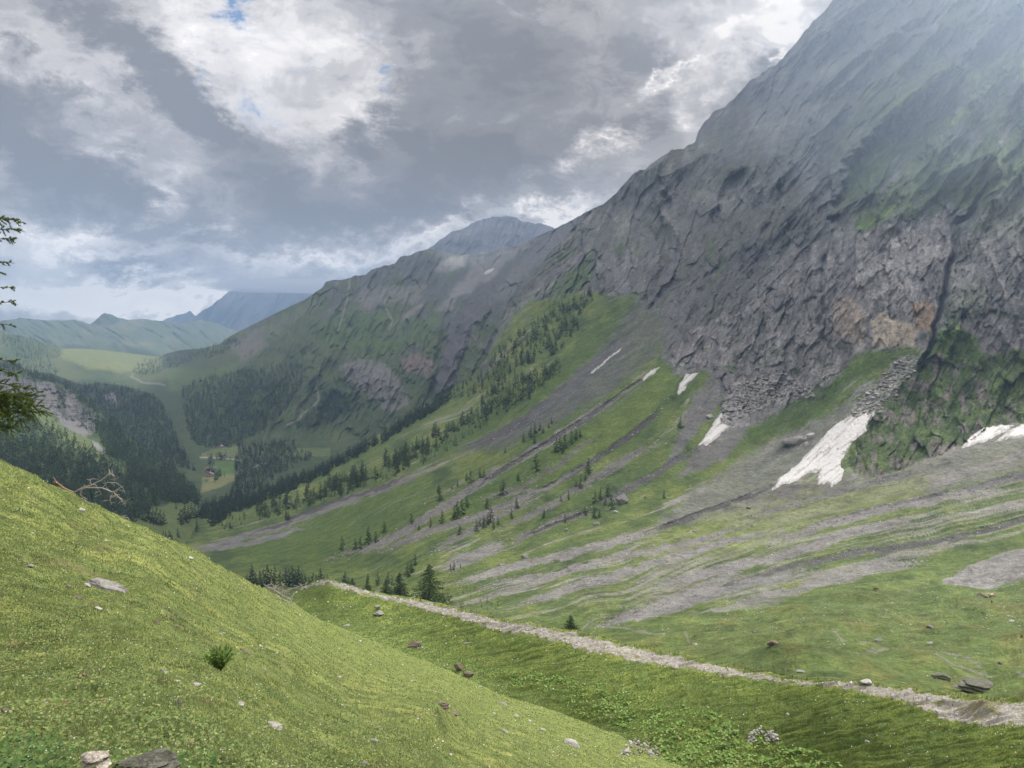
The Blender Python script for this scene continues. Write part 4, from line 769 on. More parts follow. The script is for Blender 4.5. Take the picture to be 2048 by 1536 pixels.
# scattered pebbles: nobody could count them
def scatter(sh, polys, n, s0, s1, name, label, cat, mat, cols, seed, flat=.6, up=.2, wfun=None):
    r = np.random.default_rng(seed); P = np.concatenate([np.array(p, float) for p in polys]); acc = []
    x = r.uniform(P[:, 0].min(), P[:, 0].max(), n * 6); y = r.uniform(P[:, 1].min(), P[:, 1].max(), n * 6); k = np.zeros(len(x), bool)
    for p in polys: k |= segd(x, y, p, True) > 0
    if wfun is not None: k &= r.uniform(size=len(x)) < wfun(x, y)
    x, y = x[k][:n], y[k][:n]; n = len(x); p = sh.at(x, y); s = (s0 + (s1 - s0) * r.uniform(size=n) ** 3) * p[:, 1] / F * .5
    B = np.array([(1,0,0),(-1,0,0),(0,1,0),(0,-1,0),(.3,.2,1),(-.2,-.1,-1)], float); Fc = np.array([(0,2,4),(2,1,4),(1,3,4),(3,0,4),(2,0,5),(1,2,5),(3,1,5),(0,3,5)])
    J = B[None] * r.uniform(.6, 1.3, (n, 6, 1)) + r.normal(0, .15, (n, 6, 3)); a = r.uniform(0, 6.28, n); ca, sa = np.cos(a)[:, None], np.sin(a)[:, None]
    Vx = J[..., 0] * ca - J[..., 1] * sa; Vy = J[..., 0] * sa + J[..., 1] * ca; V = np.stack([Vx, Vy, J[..., 2] * flat], -1) * s[:, None, None]
    V += p[:, None, :]; V[..., 2] += (up * s)[:, None]
    C = np.array(cols)[r.integers(0, len(cols), n)] * r.uniform(.75, 1.2, (n, 1)); C = np.repeat(C, 6, 0)
    FF = (Fc[None] + np.arange(n)[:, None, None] * 6).reshape(-1, 3); org = p.mean(0)
    o = mesh_np(name, V.reshape(-1, 3) - org, FF, mat, cols=C); o.location = org; o['kind'] = 'stuff'; tag(o, label, cat); return o
m_peb = material('pebble', vcol=True, rough=.9)
scatter(S_BNK, [PATH], 5200, 1.2, 6.5, 'gravel_stones', 'loose stones and pebbles covering the gravel track', 'gravel', m_peb, [(.42,.40,.37),(.33,.31,.28),(.5,.48,.45),(.24,.21,.17)], 1)
scatter(S_BNK, [[(600,1180),(660,1170),(1000,1262),(1340,1335),(1700,1382),(1900,1445),(2100,1460),(2100,1560),(1500,1560),(1000,1400),(700,1260)]], 420, 1, 5, 'scattered_stones', 'pale pebbles strewn over the grass bank', 'stones', m_peb, [(.5,.48,.45),(.4,.38,.35)], 2)
scatter(S_HIL, [[(0,940),(200,1030),(400,1120),(600,1230),(850,1335),(1100,1430),(1300,1520),(1300,1580),(-40,1580)]], 650, 1.2, 6, 'scattered_stones', 'pale pebbles and chips strewn over the near hillside', 'stones', m_peb, [(.55,.53,.5),(.42,.39,.35),(.33,.27,.2)], 3)
scatter(S_BIG, [[(1240,1270),(1500,1215),(1750,1160),(2060,1110),(2060,1380),(1700,1350),(1400,1300)]], 2100, .9, 4.2, 'scattered_stones', 'white stones strewn over the far pasture', 'stones', m_peb, [(.45,.43,.4),(.36,.34,.31)], 4, wfun=lambda x, y: .15 + sm(1290 - y, -60, 90) * sm(fbm(x / 110, y / 45, 3, 427), -.3, .3))
def inch(x, y):
    v = np.zeros(x.shape)
    for ln, w_, c_ in CH: v = np.maximum(v, (1 - sm(segd(x, y, ln, False), w_, w_ + 8)))
    return .03 + .97 * v
scatter(S_BIG, [[(640,1130),(1000,860),(1330,680),(1460,760),(1760,780),(1700,960),(2060,880),(2060,1100),(1200,1262),(880,1200)]], 9500, .8, 4.6, 'scree_stones', 'loose scree stones along the dry stream beds of the fan', 'scree', m_peb, [(.34,.32,.31),(.26,.25,.24),(.42,.40,.38),(.14,.13,.13)], 5, wfun=inch)
scatter(S_BIG, [[(1695,835),(1720,800),(1770,745),(1800,712),(1848,710),(1850,728),(1800,772),(1790,800),(1755,832),(1720,845)], [(1440,850),(1450,790),(1480,760),(1560,745),(1620,770),(1640,800),(1560,800),(1500,830)]], 620, 4, 15, 'blocky_debris', 'pale rock blocks choking the gully above the largest snow field', 'rock debris', m_peb, [(.30,.285,.27),(.24,.23,.215),(.17,.16,.155)], 6)

# ================================================================== TREES
m_leaf = material('conifer_needles', vcol=True, rough=.85, objvar=.36, transl=.25); m_wood = material('conifer_wood', vcol=True, rough=.85, transl=.15)
m_bark = material('bark', (.10, .08, .06), scales=(3, 12), var=.3, bump=((8, .03),))
def tube(pts, rad, sides=7):
    pts = np.array(pts, float); n = len(pts); V = []; a = np.arange(sides) * 2 * math.pi / sides
    for i in range(n):
        t = pts[min(i + 1, n - 1)] - pts[max(i - 1, 0)]; t /= np.linalg.norm(t) + 1e-9
        u = np.cross(t, (0, 0, 1.0)) if abs(t[2]) < .9 else np.cross(t, (1.0, 0, 0)); u /= np.linalg.norm(u); v = np.cross(t, u)
        V.append(pts[i] + rad[i] * (np.cos(a)[:, None] * u + np.sin(a)[:, None] * v))
    V = np.concatenate(V); Fc = []
    for i in range(n - 1):
        for k in range(sides): k2 = (k + 1) % sides; Fc.append((i * sides + k, i * sides + k2, (i + 1) * sides + k2, (i + 1) * sides + k))
    return V, np.array(Fc)
def merge(parts):
    V = []; Fc = []; o = 0
    for v, f in parts: V.append(v); Fc.append(f + o); o += len(v)
    return np.concatenate(V), np.concatenate(Fc)
def crown(seed, n, rad=.17, size=.05, base=.08, loose=.25, droop=.25, steps=9, powr=.8):
    """unit-height conifer crown: n small needle sprays set along drooping boughs; returns triangles"""
    r = np.random.default_rng(seed); nb = max(8, n // steps)
    h = base + (1 - base) * (np.arange(nb) + r.uniform(0, 1, nb)) / nb; h = 1 - (1 - h) ** 1.0
    L = rad * ((1 - h) ** powr) * r.uniform(1 - loose * 1.6, 1 + loose, nb) + .012; az = r.uniform(0, 6.28, nb); T = []; C = []
    for k in range(nb):
        m = max(2, int(steps * (.35 + .9 * L[k] / rad))); t = (np.arange(m) + r.uniform(0, 1, m)) / m
        t = t ** .75; c_ = np.stack([np.cos(az[k]) * L[k] * t, np.sin(az[k]) * L[k] * t, h[k] - droop * L[k] * t ** 1.3 + .06 * L[k] * t ** 3], -1)
        s = size * (.5 + .6 * (1 - h[k])) * r.uniform(.6, 1.4, (m, 1)); D = r.normal(size=(m, 3)); D[:, 2] *= .55; D /= np.linalg.norm(D, axis=1, keepdims=True)
        rd = np.array([np.cos(az[k]), np.sin(az[k]), -.35]); D = D * .8 + rd; D /= np.linalg.norm(D, axis=1, keepdims=True)
        U = np.cross(D, r.normal(size=(m, 3))); U /= np.linalg.norm(U, axis=1, keepdims=True)
        T.append(np.stack([c_ - U * s * .38, c_ + U * s * .38, c_ + D * s], 1)); C.append(r.uniform(.7, 1.3, m))
    T = np.concatenate(T); C = np.concatenate(C); return T, C
def crown_obj(seed, col, n, **k):
    T, C = crown(seed, n, **k); V = T.reshape(-1, 3); Fc = np.arange(len(V)).reshape(-1, 3)
    me_o = mesh_np('crown', V, Fc, m_leaf, cols=np.repeat(C, 3)[:, None] * np.array(col)); return me_o
def tree_proto(name, seed, col, n, limbs=0, trunk_r=.014, **k):
    root = empty(name, (0, 0, 0)); c_ = crown_obj(seed, col, n, **k); c_.parent = root
    parts = [tube([(0, 0, -.03), (.004, 0, .3), (0, .004, .7), (0, 0, .98)], [trunk_r * 1.25, trunk_r, trunk_r * .6, trunk_r * .12])]
    r = np.random.default_rng(seed + 5)
    for i in range(limbs):
        z = .1 + .8 * i / limbs; a = r.uniform(0, 6.28); L = .15 * (1 - z); parts.append(tube([(0, 0, z), (math.cos(a) * L * .6, math.sin(a) * L * .6, z + .01), (math.cos(a) * L, math.sin(a) * L, z - .02)], [trunk_r * .3, trunk_r * .2, trunk_r * .06], 4))
    V, Fc = merge(parts); t = mesh_np('trunk', V, Fc, m_bark, root); return root
def copy_tree(o):
    c_ = o.copy(); COL.objects.link(c_)
    for ch in o.children:
        d = ch.copy(); COL.objects.link(d); d.parent = c_
    return c_
LG = (.062, .092, .034); SG = (.034, .055, .027)
protos = {}
def protoset(kind):
    if kind not in protos:
        if kind == 'big': protos[kind] = [tree_proto('larch_tree', 11 + i, (.062, .095, .03), 4800, 26, rad=.38, size=.042, base=.05, loose=.35, steps=14, powr=.75) for i in range(2)]
        if kind == 'mid': protos[kind] = [tree_proto('larch_tree', 21 + i, (.062, .098, .036), 560, 0, rad=.20 + .035 * (i % 3), size=.07, base=.08, loose=.45, steps=9, powr=.7) for i in range(5)]
        if kind == 'spr': protos[kind] = [tree_proto('spruce_tree', 31 + i, (.030, .050, .026), 420, 0, rad=.19 + .03 * (i % 2), size=.075, base=.03, loose=.25, steps=8, powr=.85) for i in range(4)]
        protos[kind + '_n'] = 0
    return protos[kind]
def plant(sh, kind, px, py, hpx, label, group, cat='tree'):
    P = protoset(kind); i = protos[kind + '_n']; protos[kind + '_n'] += 1
    o = P[i] if i < len(P) else copy_tree(P[rng.integers(0, len(P))])
    p = sh.at(px, py)
    if px < 465:                                   # the left slope's foot may lie in front
        p2 = S_CLF.at(px, py); p = p2 if p2[1] < p[1] else p
    H = hpx * p[1] / F; o.location = (p[0], p[1], p[2] - .02 * H); w = rng.uniform(.85, 1.2) * H
    o.scale = (w, w, H); o.rotation_euler = (0, 0, rng.uniform(0, 6.28)); tag(o, label, cat, group); return o
# clumps: label, group, kind, [(px, py, height)]
G = S_BIG
plant(G, 'big', 860, 1226, 104, 'tallest larch, standing alone just behind the gravel track', 'larches behind the track')
plant(G, 'big', 800, 1208, 66, 'light green larch left of the tallest one, behind the track', 'larches behind the track')
plant(G, 'big', 773, 1196, 40, 'bushy young larch between track and valley, left of the light green larch', 'larches behind the track')
plant(G, 'big', 735, 1190, 36, 'small yellow-green larch poking above the track crest', 'larches behind the track')
plant(G, 'big', 705, 1180, 26, 'smallest young larch at the crest of the track', 'larches behind the track')
_t = plant(G, 'big', 1141, 1264, 36, 'small round larch alone beside the dry stream bed', 'larches behind the track'); _t.scale = (_t.scale[2] * 1.5, _t.scale[2] * 1.5, _t.scale[2])
clumps = [
 ('larch on the green fan, leftmost and alone above the track crest', None, 'mid', [(684,1102,31)]),
 ('larch in the row of four above the track crest', 'row of larches above the track crest', 'mid', [(710,1101,26),(721,1101,29),(737,1090,39),(752,1087,26)]),
 ('single larch right above the row of four', None, 'mid', [(768,1067,26)]),
 ('single larch on the channel edge left of the fan centre', None, 'mid', [(823,1048,24)]),
 ('low larch standing in the gravel channel', None, 'mid', [(838,1060,14)]),
 ('larch of the pair straddling the gravel channel', 'pair at the gravel channel', 'mid', [(861,1055,22),(884,1046,29)]),
 ('larch in the tight clump right of the gravel channel', 'clump right of the gravel channel', 'mid', [(908,1040,30),(915,1036,38),(924,1030,35),(934,1015,27)]),
 ('small larch below the clumps on the fan', None, 'mid', [(920,1070,22)]),
 ('larch in the widest clump at the fan centre', 'widest clump at the fan centre', 'mid', [(953,1063,26),(968,1056,26),(976,1050,24),(982,1046,36),(987,1058,20),(996,1050,22),(960,1052,18)]),
 ('single larch above the widest clump', None, 'mid', [(974,1019,26)]),
 ('tall larch alone in the middle of the fan', None, 'mid', [(1006,991,34)]),
 ('larch of the pair right of the widest clump', 'pair right of the widest clump', 'mid', [(1033,1019,26),(1023,1036,22)]),
 ('thin larch below the solitary tall larch', None, 'mid', [(1037,964,20)]),
 ('solitary tall larch high on the fan', None, 'mid', [(1072,945,38)]),
 ('larch in the dense clump high on the central rib', 'dense clump high on the central rib', 'mid', [(1112,905,34),(1120,900,30),(1130,897,36),(1143,888,30),(1152,880,24),(1126,909,20),(1160,874,18)]),
 ('dark crooked larch on the rim of the dark gully', None, 'mid', [(1177,949,34)]),
 ('larch below the crooked one on the gully rim', 'larches stepping down the gully rim', 'mid', [(1171,962,22),(1161,978,30),(1152,973,16)]),
 ('larch of the loose pair below the gully rim', 'loose pair below the gully rim', 'mid', [(1137,1001,22),(1122,1005,16)]),
 ('little larch alone on grey ground below the loose pair', None, 'mid', [(1088,1036,20)]),
 ('larch in the clump next to the biggest fan boulder', 'clump by the biggest fan boulder', 'mid', [(1190,1006,28),(1201,1000,26),(1216,992,26),(1223,1018,32),(1188,1036,24),(1199,1034,18),(1170,1032,22),(1210,1010,20)]),
 ('tiny larch left of the boulder clump', None, 'mid', [(1130,1047,20)]),
 ('larch alone right of the biggest fan boulder', None, 'mid', [(1328,998,19)]),
 ('larch alone on the green strip below the small snow patches', None, 'mid', [(1361,856,26)]),
 ('larch of the pair on the upper left fan', 'pair on the upper left fan', 'mid', [(941,967,28),(933,962,18)]),
 ('larch of the pair beside the upper channel', 'pair beside the upper channel', 'mid', [(960,957,22),(968,957,17)]),
 ('small larch above the two lanky larches', None, 'mid', [(915,972,16),(904,978,9)]),
 ('lanky larch of two standing close on the green fan', 'two lanky larches', 'mid', [(879,1003,30),(878,986,20)]),
 ('thin small larch on the upper fan', None, 'mid', [(1010,906,14)]),
 ('larch in the string along the upper channel', 'string along the upper channel', 'mid', [(1047,885,22),(1062,877,26),(1070,868,24),(1080,862,18),(1086,866,14),(1069,888,18),(1103,848,15),(1097,856,12)]),
 ('larch of the trio near the track, left of the tallest larch', 'trio left of the tallest larch', 'mid', [(816,1156,34),(823,1145,28),(830,1130,26)]),
 ('small larch right of the tallest one', 'small larches right of the tallest one', 'mid', [(901,1143,18),(908,1143,22),(921,1138,10)]),
 ('larch poking over the track crest beside the light green larch', 'larches poking over the track crest', 'mid', [(756,1170,30),(776,1168,28),(736,1160,16),(784,1172,24)]),
 ('spruce in the dark thicket where hill and bank meet', 'dark thicket where hill and bank meet', 'spr', [(505,1172,46),(512,1172,28),(520,1171,32),(528,1174,38),(535,1171,44),(543,1173,36),(550,1171,42),(560,1173,34),(566,1174,26),(572,1171,38),(579,1174,40),(585,1173,46),(592,1174,38),(598,1171,42),(604,1172,28),(611,1170,24),(500,1168,20),(494,1162,16)]),
 ('spruce in the low row behind the start of the track', 'low row behind the start of the track', 'spr', [(618,1172,20),(626,1170,26),(633,1172,24),(641,1170,36),(655,1168,20),(648,1172,22),(664,1172,18),(672,1172,16),(690,1168,27),(698,1170,16)]),
 ('spruce in the block on the valley meadow nearest the left hillside', 'block nearest the left hillside', 'spr', [(285,1040,24),(292,1043,30),(300,1045,34),(306,1047,36),(313,1049,38),(321,1050,34),(328,1048,28),(297,1040,26)]),
 ('small spruce alone in front of the valley block', None, 'spr', [(301,1066,14)]),
 ('spruce of the small group by the valley footpath', 'group by the valley footpath', 'spr', [(327,1076,16),(332,1078,18),(339,1076,18),(344,1079,12)]),
 ('slim spruce beside the footpath bend', None, 'spr', [(356,1074,20)]),
 ('spruce in the middle block of the valley meadow', 'middle block of the meadow', 'spr', [(361,1049,33),(366,1044,30),(370,1040,33),(377,1039,28),(384,1036,32),(390,1036,30),(397,1034,33),(402,1036,26),(374,1046,22)]),
 ('broad spruce just below the middle block', None, 'spr', [(394,1062,27)]),
 ('spruce in the right block by the valley stream', 'right block by the valley stream', 'spr', [(410,1032,18),(418,1046,22),(425,1052,33),(430,1048,30),(434,1046,36),(439,1044,30),(443,1040,32),(449,1038,28),(421,1040,24)]),
 ('spruce alone right of the stream block', None, 'spr', [(461,1030,22)]),
 ('small round spruce above the grey stream bed', None, 'spr', [(460,1057,18)]),
 ('tiny spruce alone on the upper meadow', None, 'spr', [(352,1018,12)])]
for lab, grp, kind, lst in clumps:
    for t in lst: plant(G, kind, t[0], t[1], t[2], lab, grp or None)
def along(pts, n, spread, hm, hs_):
    P = np.array(pts, float); L = np.r_[0, np.cumsum(np.hypot(*np.diff(P, axis=0).T))]; out = []
    for i in range(n):
        t = rng.uniform(0, L[-1]); x = np.interp(t, L, P[:, 0]); y = np.interp(t, L, P[:, 1]); out.append((x + rng.normal(0, spread * .5), y + rng.normal(0, spread), hm * rng.uniform(1 - hs_, 1 + hs_)))
    return sorted(out, key=lambda a: a[1])
for t in along([(520,1032),(600,1008),(680,975),(760,945),(810,918),(860,890),(900,868),(935,850)], 105, 9, 25, .35): plant(G, 'mid', *t, 'larch in the dense dark band climbing the left part of the fan', 'dense dark band on the fan')
for t in along([(700,975),(745,955),(800,925),(820,905)], 14, 5, 26, .3): plant(G, 'mid', *t, 'larch in the dense dark band climbing the left part of the fan', 'dense dark band on the fan')

# woods far off: each one object
def sd_wood(sh, polys, n, h0, h1, name, label, seed, col=SG, tris=56, cat='forest', dens=None):
    r = np.random.default_rng(seed); X = []; 
    for p, sh_ in [(p, sh) for p in polys]:
        P = np.array(p, float); a = abs(np.sum(P[:, 0] * np.roll(P[:, 1], -1) - P[:, 1] * np.roll(P[:, 0], -1))) / 2; X.append(a)
    tot = sum(X); xs = []; ys = []
    for p, a in zip(polys, X):
        P = np.array(p, float); m = int(n * a / tot); cx, cy = [], []
        while len(cx) < m:
            x = r.uniform(P[:, 0].min(), P[:, 0].max(), 4000); y = r.uniform(P[:, 1].min(), P[:, 1].max(), 4000)
            k = segd(x + 5 * pn(x / 15, y / 15, 3), y + 5 * pn(x / 15, y / 15, 9), p, True) > 0
            if dens is not None: k &= r.uniform(size=len(x)) < dens(x, y)
            cx += list(x[k]); cy += list(y[k])
        xs += cx[:m]; ys += cy[:m]
    xs = np.array(xs); ys = np.array(ys); p = sh.at(xs, ys); H = r.uniform(h0, h1, len(xs)) * np.where(r.uniform(size=len(xs)) < .25, .62, 1.05); V = []; C = []
    T = [crown(seed * 7 + j, int(tris * 1.7), rad=.18, size=.115, base=.05, loose=.3, steps=5, powr=.85) for j in range(5)]
    a = r.uniform(0, 6.28, len(xs)); which = r.integers(0, 5, len(xs)); tint = r.uniform(.55, 1.55, len(xs))
    for j in range(5):
        k = which == j; t, c_ = T[j]; t = t.reshape(-1, 3); ca, sa = np.cos(a[k])[:, None], np.sin(a[k])[:, None]
        v = np.stack([(t[:, 0] * ca - t[:, 1] * sa), (t[:, 0] * sa + t[:, 1] * ca), np.broadcast_to(t[:, 2], (k.sum(), len(t)))], -1) * H[k][:, None, None] + p[k][:, None, :]
        V.append(v.reshape(-1, 3)); C.append((np.repeat(c_, 3)[None] * tint[k][:, None]).reshape(-1))
    V = np.concatenate(V); C = np.concatenate(C)[:, None] * np.array(col); org = V.mean(0)
    o = mesh_np(name, V - org, np.arange(len(V)).reshape(-1, 3), m_wood, cols=C); o.location = org; o['kind'] = 'stuff'; tag(o, label, cat); return o
sd_wood(S_CLF, [[(-120,850),(0,812),(50,822),(110,858),(160,892),(200,912),(250,945),(300,980),(385,985),(398,992),(392,998),(330,1012),(300,1022),(278,1038),(262,1052),(200,1100),(0,1100),(-120,1100)]], 2900, 15, 23, 'spruce_forest', 'dark spruce forest on the left slope below the grass strip', 1, col=(.050,.080,.036), tris=70)
sd_wood(S_CLF, [[(192,840),(232,848),(255,876),(300,910),(345,936),(398,990),(408,1015),(330,1000),(280,970),(250,940),(212,905),(196,878)]], 1300, 15, 22, 'spruce_forest', 'spruce forest falling right of the cliffs towards the valley', 2, col=(.050,.080,.038), tris=60)
sd_wood(S_CLF, [[(-120,700),(0,719),(60,742),(110,760),(150,784),(190,808),(235,846),(222,845),(190,826),(160,806),(148,786),(110,768),(60,758),(30,746),(-20,742),(-120,735)]], 620, 13, 19, 'spruce_forest', 'line of spruces along the top of the left cliffs', 3, col=(.048,.078,.040), tris=50)
sd_wood(S_CLF, [[(112,775),(132,782),(132,812),(118,806)], [(165,815),(200,835),(235,850),(215,865),(190,850),(170,846)], [(150,850),(190,852),(200,870),(180,868)]], 130, 9, 15, 'spruce_forest', 'spruces clinging between the bare cliff faces on the left', 13, col=(.050,.080,.038), tris=50)
sd_wood(S_TNG, [[(-100,765),(60,750),(150,768),(172,774),(195,768),(250,776),(300,790),(322,802),(335,834),(345,854),(356,884),(376,925),(395,950),(300,930),(200,880),(100,800)]], 2600, 17, 25, 'spruce_forest', 'dark forested spur in front of the green pass', 4, col=(.042,.066,.042), tris=40)
sd_wood(S_MID, [[(364,782),(385,765),(430,755),(480,742),(540,745),(570,722),(604,728),(606,770),(590,800),(560,830),(540,860),(490,882),(470,895),(420,897),(385,885),(372,850)], [(644,783),(690,790),(702,819),(670,840),(610,862),(590,856),(610,835),(636,815)]], 3000, 17, 26, 'spruce_forest', 'large blue-dark forest at the foot of the middle mountain', 5, col=(.042,.068,.042), tris=40)
sd_wood(S_MID, [[(258,742),(290,722),(335,710),(400,700),(440,690),(460,678),(476,668),(482,690),(450,706),(420,716),(360,734),(300,750),(270,752)]], 620, 17, 25, 'spruce_forest', 'forest on the low left shoulder of the middle mountain', 6, col=(.042,.066,.042), tris=40)
sd_wood(S_MID, [[(-120,652),(0,664),(60,678),(127,699),(126,716),(100,718),(118,738),(124,750),(90,746),(50,735),(25,708),(10,690),(-40,690),(-120,700)]], 620, 17, 25, 'spruce_forest', 'forest covering the hill left of the pass', 7, col=(.042,.066,.044), tris=36)
sd_wood(S_MID, [[(470,928),(478,905),(560,897),(600,900),(640,912),(600,925),(560,950),(500,990),(462,1000),(468,960),(474,945)], [(412,918),(440,912),(452,913),(470,921),(412,921)], [(425,965),(450,956),(446,948),(432,950)], [(472,905),(474,892),(540,885),(590,880),(590,893),(530,900)], [(418,925),(428,925),(428,934),(419,934)]], 800, 14, 22, 'spruce_forest', 'woods on the valley floor around the small green fields', 8, col=(.034,.056,.036), tris=48)
sd_wood(S_MID, [[(480,720),(700,640),(860,640),(860,800),(700,860),(600,800)], [(430,740),(500,700),(640,690),(600,740)], [(140,745),(200,715),(330,745),(250,760)]], 330, 12, 20, 'scattered_spruces', 'spruces scattered over the green flanks of the middle mountain and pass', 9, col=(.036,.058,.04), tris=36, dens=lambda x, y: sm(fbm(x / 30, y / 30, 3, 901), 0, .25))
sd_wood(S_BIG, [[(400,1016),(440,1006),(500,994),(560,970),(640,940),(700,909),(760,873),(860,811),(900,788),(905,796),(862,826),(760,890),(720,910),(640,955),(560,992),(500,1015),(440,1040),(405,1042)]], 1300, 15, 21, 'larch_forest', 'dark forest edge running down the far side of the fan', 10, col=(.035,.058,.033), tris=60)
sd_wood(S_BIG, [[(862,815),(900,788),(945,758),(985,740),(990,770),(930,800),(890,812)], [(975,745),(1000,690),(1060,650),(1110,620),(1178,583),(1185,600),(1140,650),(1100,700),(1040,745),(985,790)], [(968,790),(1030,760),(1080,745),(1120,720),(1130,735),(1100,765),(1040,800),(990,815),(960,812)], [(1090,690),(1110,665),(1150,640),(1160,660),(1120,700),(1100,720)], [(925,838),(975,800),(1000,810),(1080,770),(1060,800),(1000,830),(940,862)]], 620, 12, 18, 'larch_forest', 'larch woods on the steep rocky corner of the mountainside', 11, col=(.037,.062,.034), tris=60)
sd_wood(S_BIG, [[(420,1040),(520,1020),(640,990),(660,1000),(560,1030),(450,1060)], [(640,985),(800,915),(900,880),(960,845),(980,850),(900,900),(780,960),(660,1000)]], 240, 6, 11, 'larch_thicket', 'low young larches fringing the dark band on the fan', 12, col=(.045,.074,.034), tris=60)
# low juniper and alder scrub on the fan
sd_wood(S_BIG, [[(420,1110),(640,1020),(900,920),(1200,740),(1330,740),(1340,880),(1240,1050),(1100,1120),(900,1190),(640,1150)]], 900, 1.0, 2.6, 'juniper_scrub', 'low dark juniper scrub dotted over the fan', 14, col=(.04,.068,.026), tris=26, cat='scrub', dens=lambda x, y: .08 + sm(fbm(x / 40, y / 25, 3, 931), .05, .35))
sd_wood(S_BIG, [[(1720,850),(1860,740),(1960,720),(2060,800),(1960,870),(1800,930),(1700,930)], [(1480,860),(1560,880),(1500,920),(1460,900)], [(1600,800),(1720,740),(1700,780),(1620,820)]], 500, 1.6, 4.0, 'alder_scrub', 'green alder scrub on the rocky knoll right of the largest snow field', 15, col=(.045,.08,.026), tris=26, cat='scrub', dens=lambda x, y: .1 + sm(fbm(x / 40, y / 25, 3, 941), .0, .3))
sd_wood(S_BIG, [[(700,1185),(860,1190),(1000,1235),(960,1230),(850,1205),(700,1180)], [(860,1150),(1000,1180),(1000,1230),(880,1205)]], 90, 1, 3, 'young_larches', 'bushes and seedlings just behind the gravel track', 16, col=(.075,.115,.035), tris=50, cat='scrub')

scatter(S_BIG, [z3([(870,1110),(1060,930),(1220,810),(1290,800),(1280,870),(1160,1030),(1150,1120),(1050,1120),(1000,1070)]), z3([(1800,900),(1930,850),(1960,875),(1860,915)])], 60, 1, 4, 'fallen_stones', 'stones fallen onto the snow', 'stones', m_peb, [(.16,.15,.14),(.24,.23,.22)], 8, up=1.6)
# ================================================================== NEAR VEGETATION
m_grass = material('grass_blades', vcol=True, rough=.7, transl=.35)
def blades(sh, polyg, n, hgt, wmin, name, label, seed, pal, kpx=.0008, wfun=None, lean=.5, kh=60, pf=None):
    r = np.random.default_rng(seed); P = np.array(polyg, float); m = int(n * 2.2)
    x = r.uniform(P[:, 0].min(), P[:, 0].max(), m); y = r.uniform(P[:, 1].min(), P[:, 1].max(), m); k = segd(x, y, polyg, True) > 0
    x, y = x[k], y[k]
    if wfun is not None: k = r.uniform(size=len(x)) < wfun(x, y); x, y = x[k], y[k]
    x, y = x[:n], y[:n]; p = sh.at(x, y); xx, yy = x, y
    if pf is not None: k = r.uniform(size=len(x)) < pf(p); p = p[k]; xx, yy = x[k], y[k]
    n = len(p); d = p[:, 1]
    tuft = np.clip(1 + 1.1 * fbm(p[:, 0] / .5, p[:, 1] / .7, 3, seed + 40, .6), .3, 2.4)
    h = hgt * r.uniform(.45, 1.25, n) * tuft * (1 + d / kh); w = np.maximum(wmin * r.uniform(.7, 1.4, n), d * kpx)
    a = r.uniform(0, 6.28, n); l = r.uniform(0, lean, n) * h; b = r.uniform(0, 6.28, n)
    side = np.stack([np.cos(a), np.sin(a), 0 * a], -1) * (w * .5)[:, None]; tip = np.stack([np.cos(b) * l, np.sin(b) * l, h], -1)
    mid = tip * .5 + np.stack([0 * h, 0 * h, h * .08], -1) - np.stack([np.cos(b) * l, np.sin(b) * l, 0 * l], -1) * .15
    base = p - np.array([0, 0, .01])
    V = np.stack([base - side, base + side, base + mid + side * .8, base + mid - side * .8, base + tip], 1).reshape(-1, 3)
    i = np.arange(n)[:, None] * 5; F3 = np.concatenate([i + np.array([[0, 1, 2]]), i + np.array([[0, 2, 3]]), i + np.array([[3, 2, 4]])], 0)
    t = sm(fbm(p[:, 0] / 2.5, p[:, 1] / 3.5, 3, seed + 60) + r.normal(0, .22, n), -.3, .45); C = mixc(np.array(pal[0]), pal[1], t)
    C = mixc(C, pal[2], (r.uniform(size=n) < .10).astype(float)); C = mixc(C, pal[3], .85 * sm(-fbm(p[:, 0] / .9, p[:, 1] / 1.5, 4, seed + 63, .6), .06, .3)); C = mixc(C, (.20, .15, .09), .6 * sm(fbm(p[:, 0] / .7, p[:, 1] / 1.2, 3, seed + 67), .22, .42)); C = mixc(C, JC, blend(xx, yy)) * r.uniform(.8, 1.25, (n, 1))
    org = p.mean(0); o = mesh_np(name, V - org, F3, m_grass, cols=np.repeat(C, 5, 0)); o.location = org; o['kind'] = 'stuff'; tag(o, label, 'grass'); return o
HP = [(-60,905)] + [(a, b - 2) for a, b in TOP_HILL if a >= 0] + [(1420,1600), (-60,1640)]
blades(S_HIL, HP, 360000, .036, .006, 'grass', 'short green pasture grass covering the near hillside', 11, [(.180,.235,.08), (.25,.305,.11), (.37,.33,.20), (.095,.13,.048)], pf=lambda p: 1 - .93 * sm(fbm(p[:, 0] / .6, p[:, 1] / 1.0, 3, 631), .30, .42))
BP = [(560,1215),(585,1196),(605,1178),(655,1172),(760,1200),(850,1218),(1000,1264),(1130,1293),(1240,1321),(1340,1336),(1450,1354),(1560,1368),(1700,1384),(1800,1406),(1900,1442),(2070,1456),(2070,1590),(1200,1590),(850,1360),(640,1260)]
blades(S_HIL, HP, 36000, .085, .006, 'tussock_grass', 'taller dark grass tussocks dotted over the near hillside', 17, [(.105,.155,.05), (.17,.215,.075), (.34,.31,.18), (.07,.10,.04)], wfun=lambda x, y: sm(fbm(x / 13, y / 8, 2, 807), .34, .46), lean=.8)
blades(S_BNK, BP, 130000, .07, .01, 'grass', 'grass on the stepped bank below the gravel track', 12, [(.175,.255,.07), (.26,.34,.09), (.34,.33,.16), (.09,.135,.042)], kpx=.0011, kh=90)
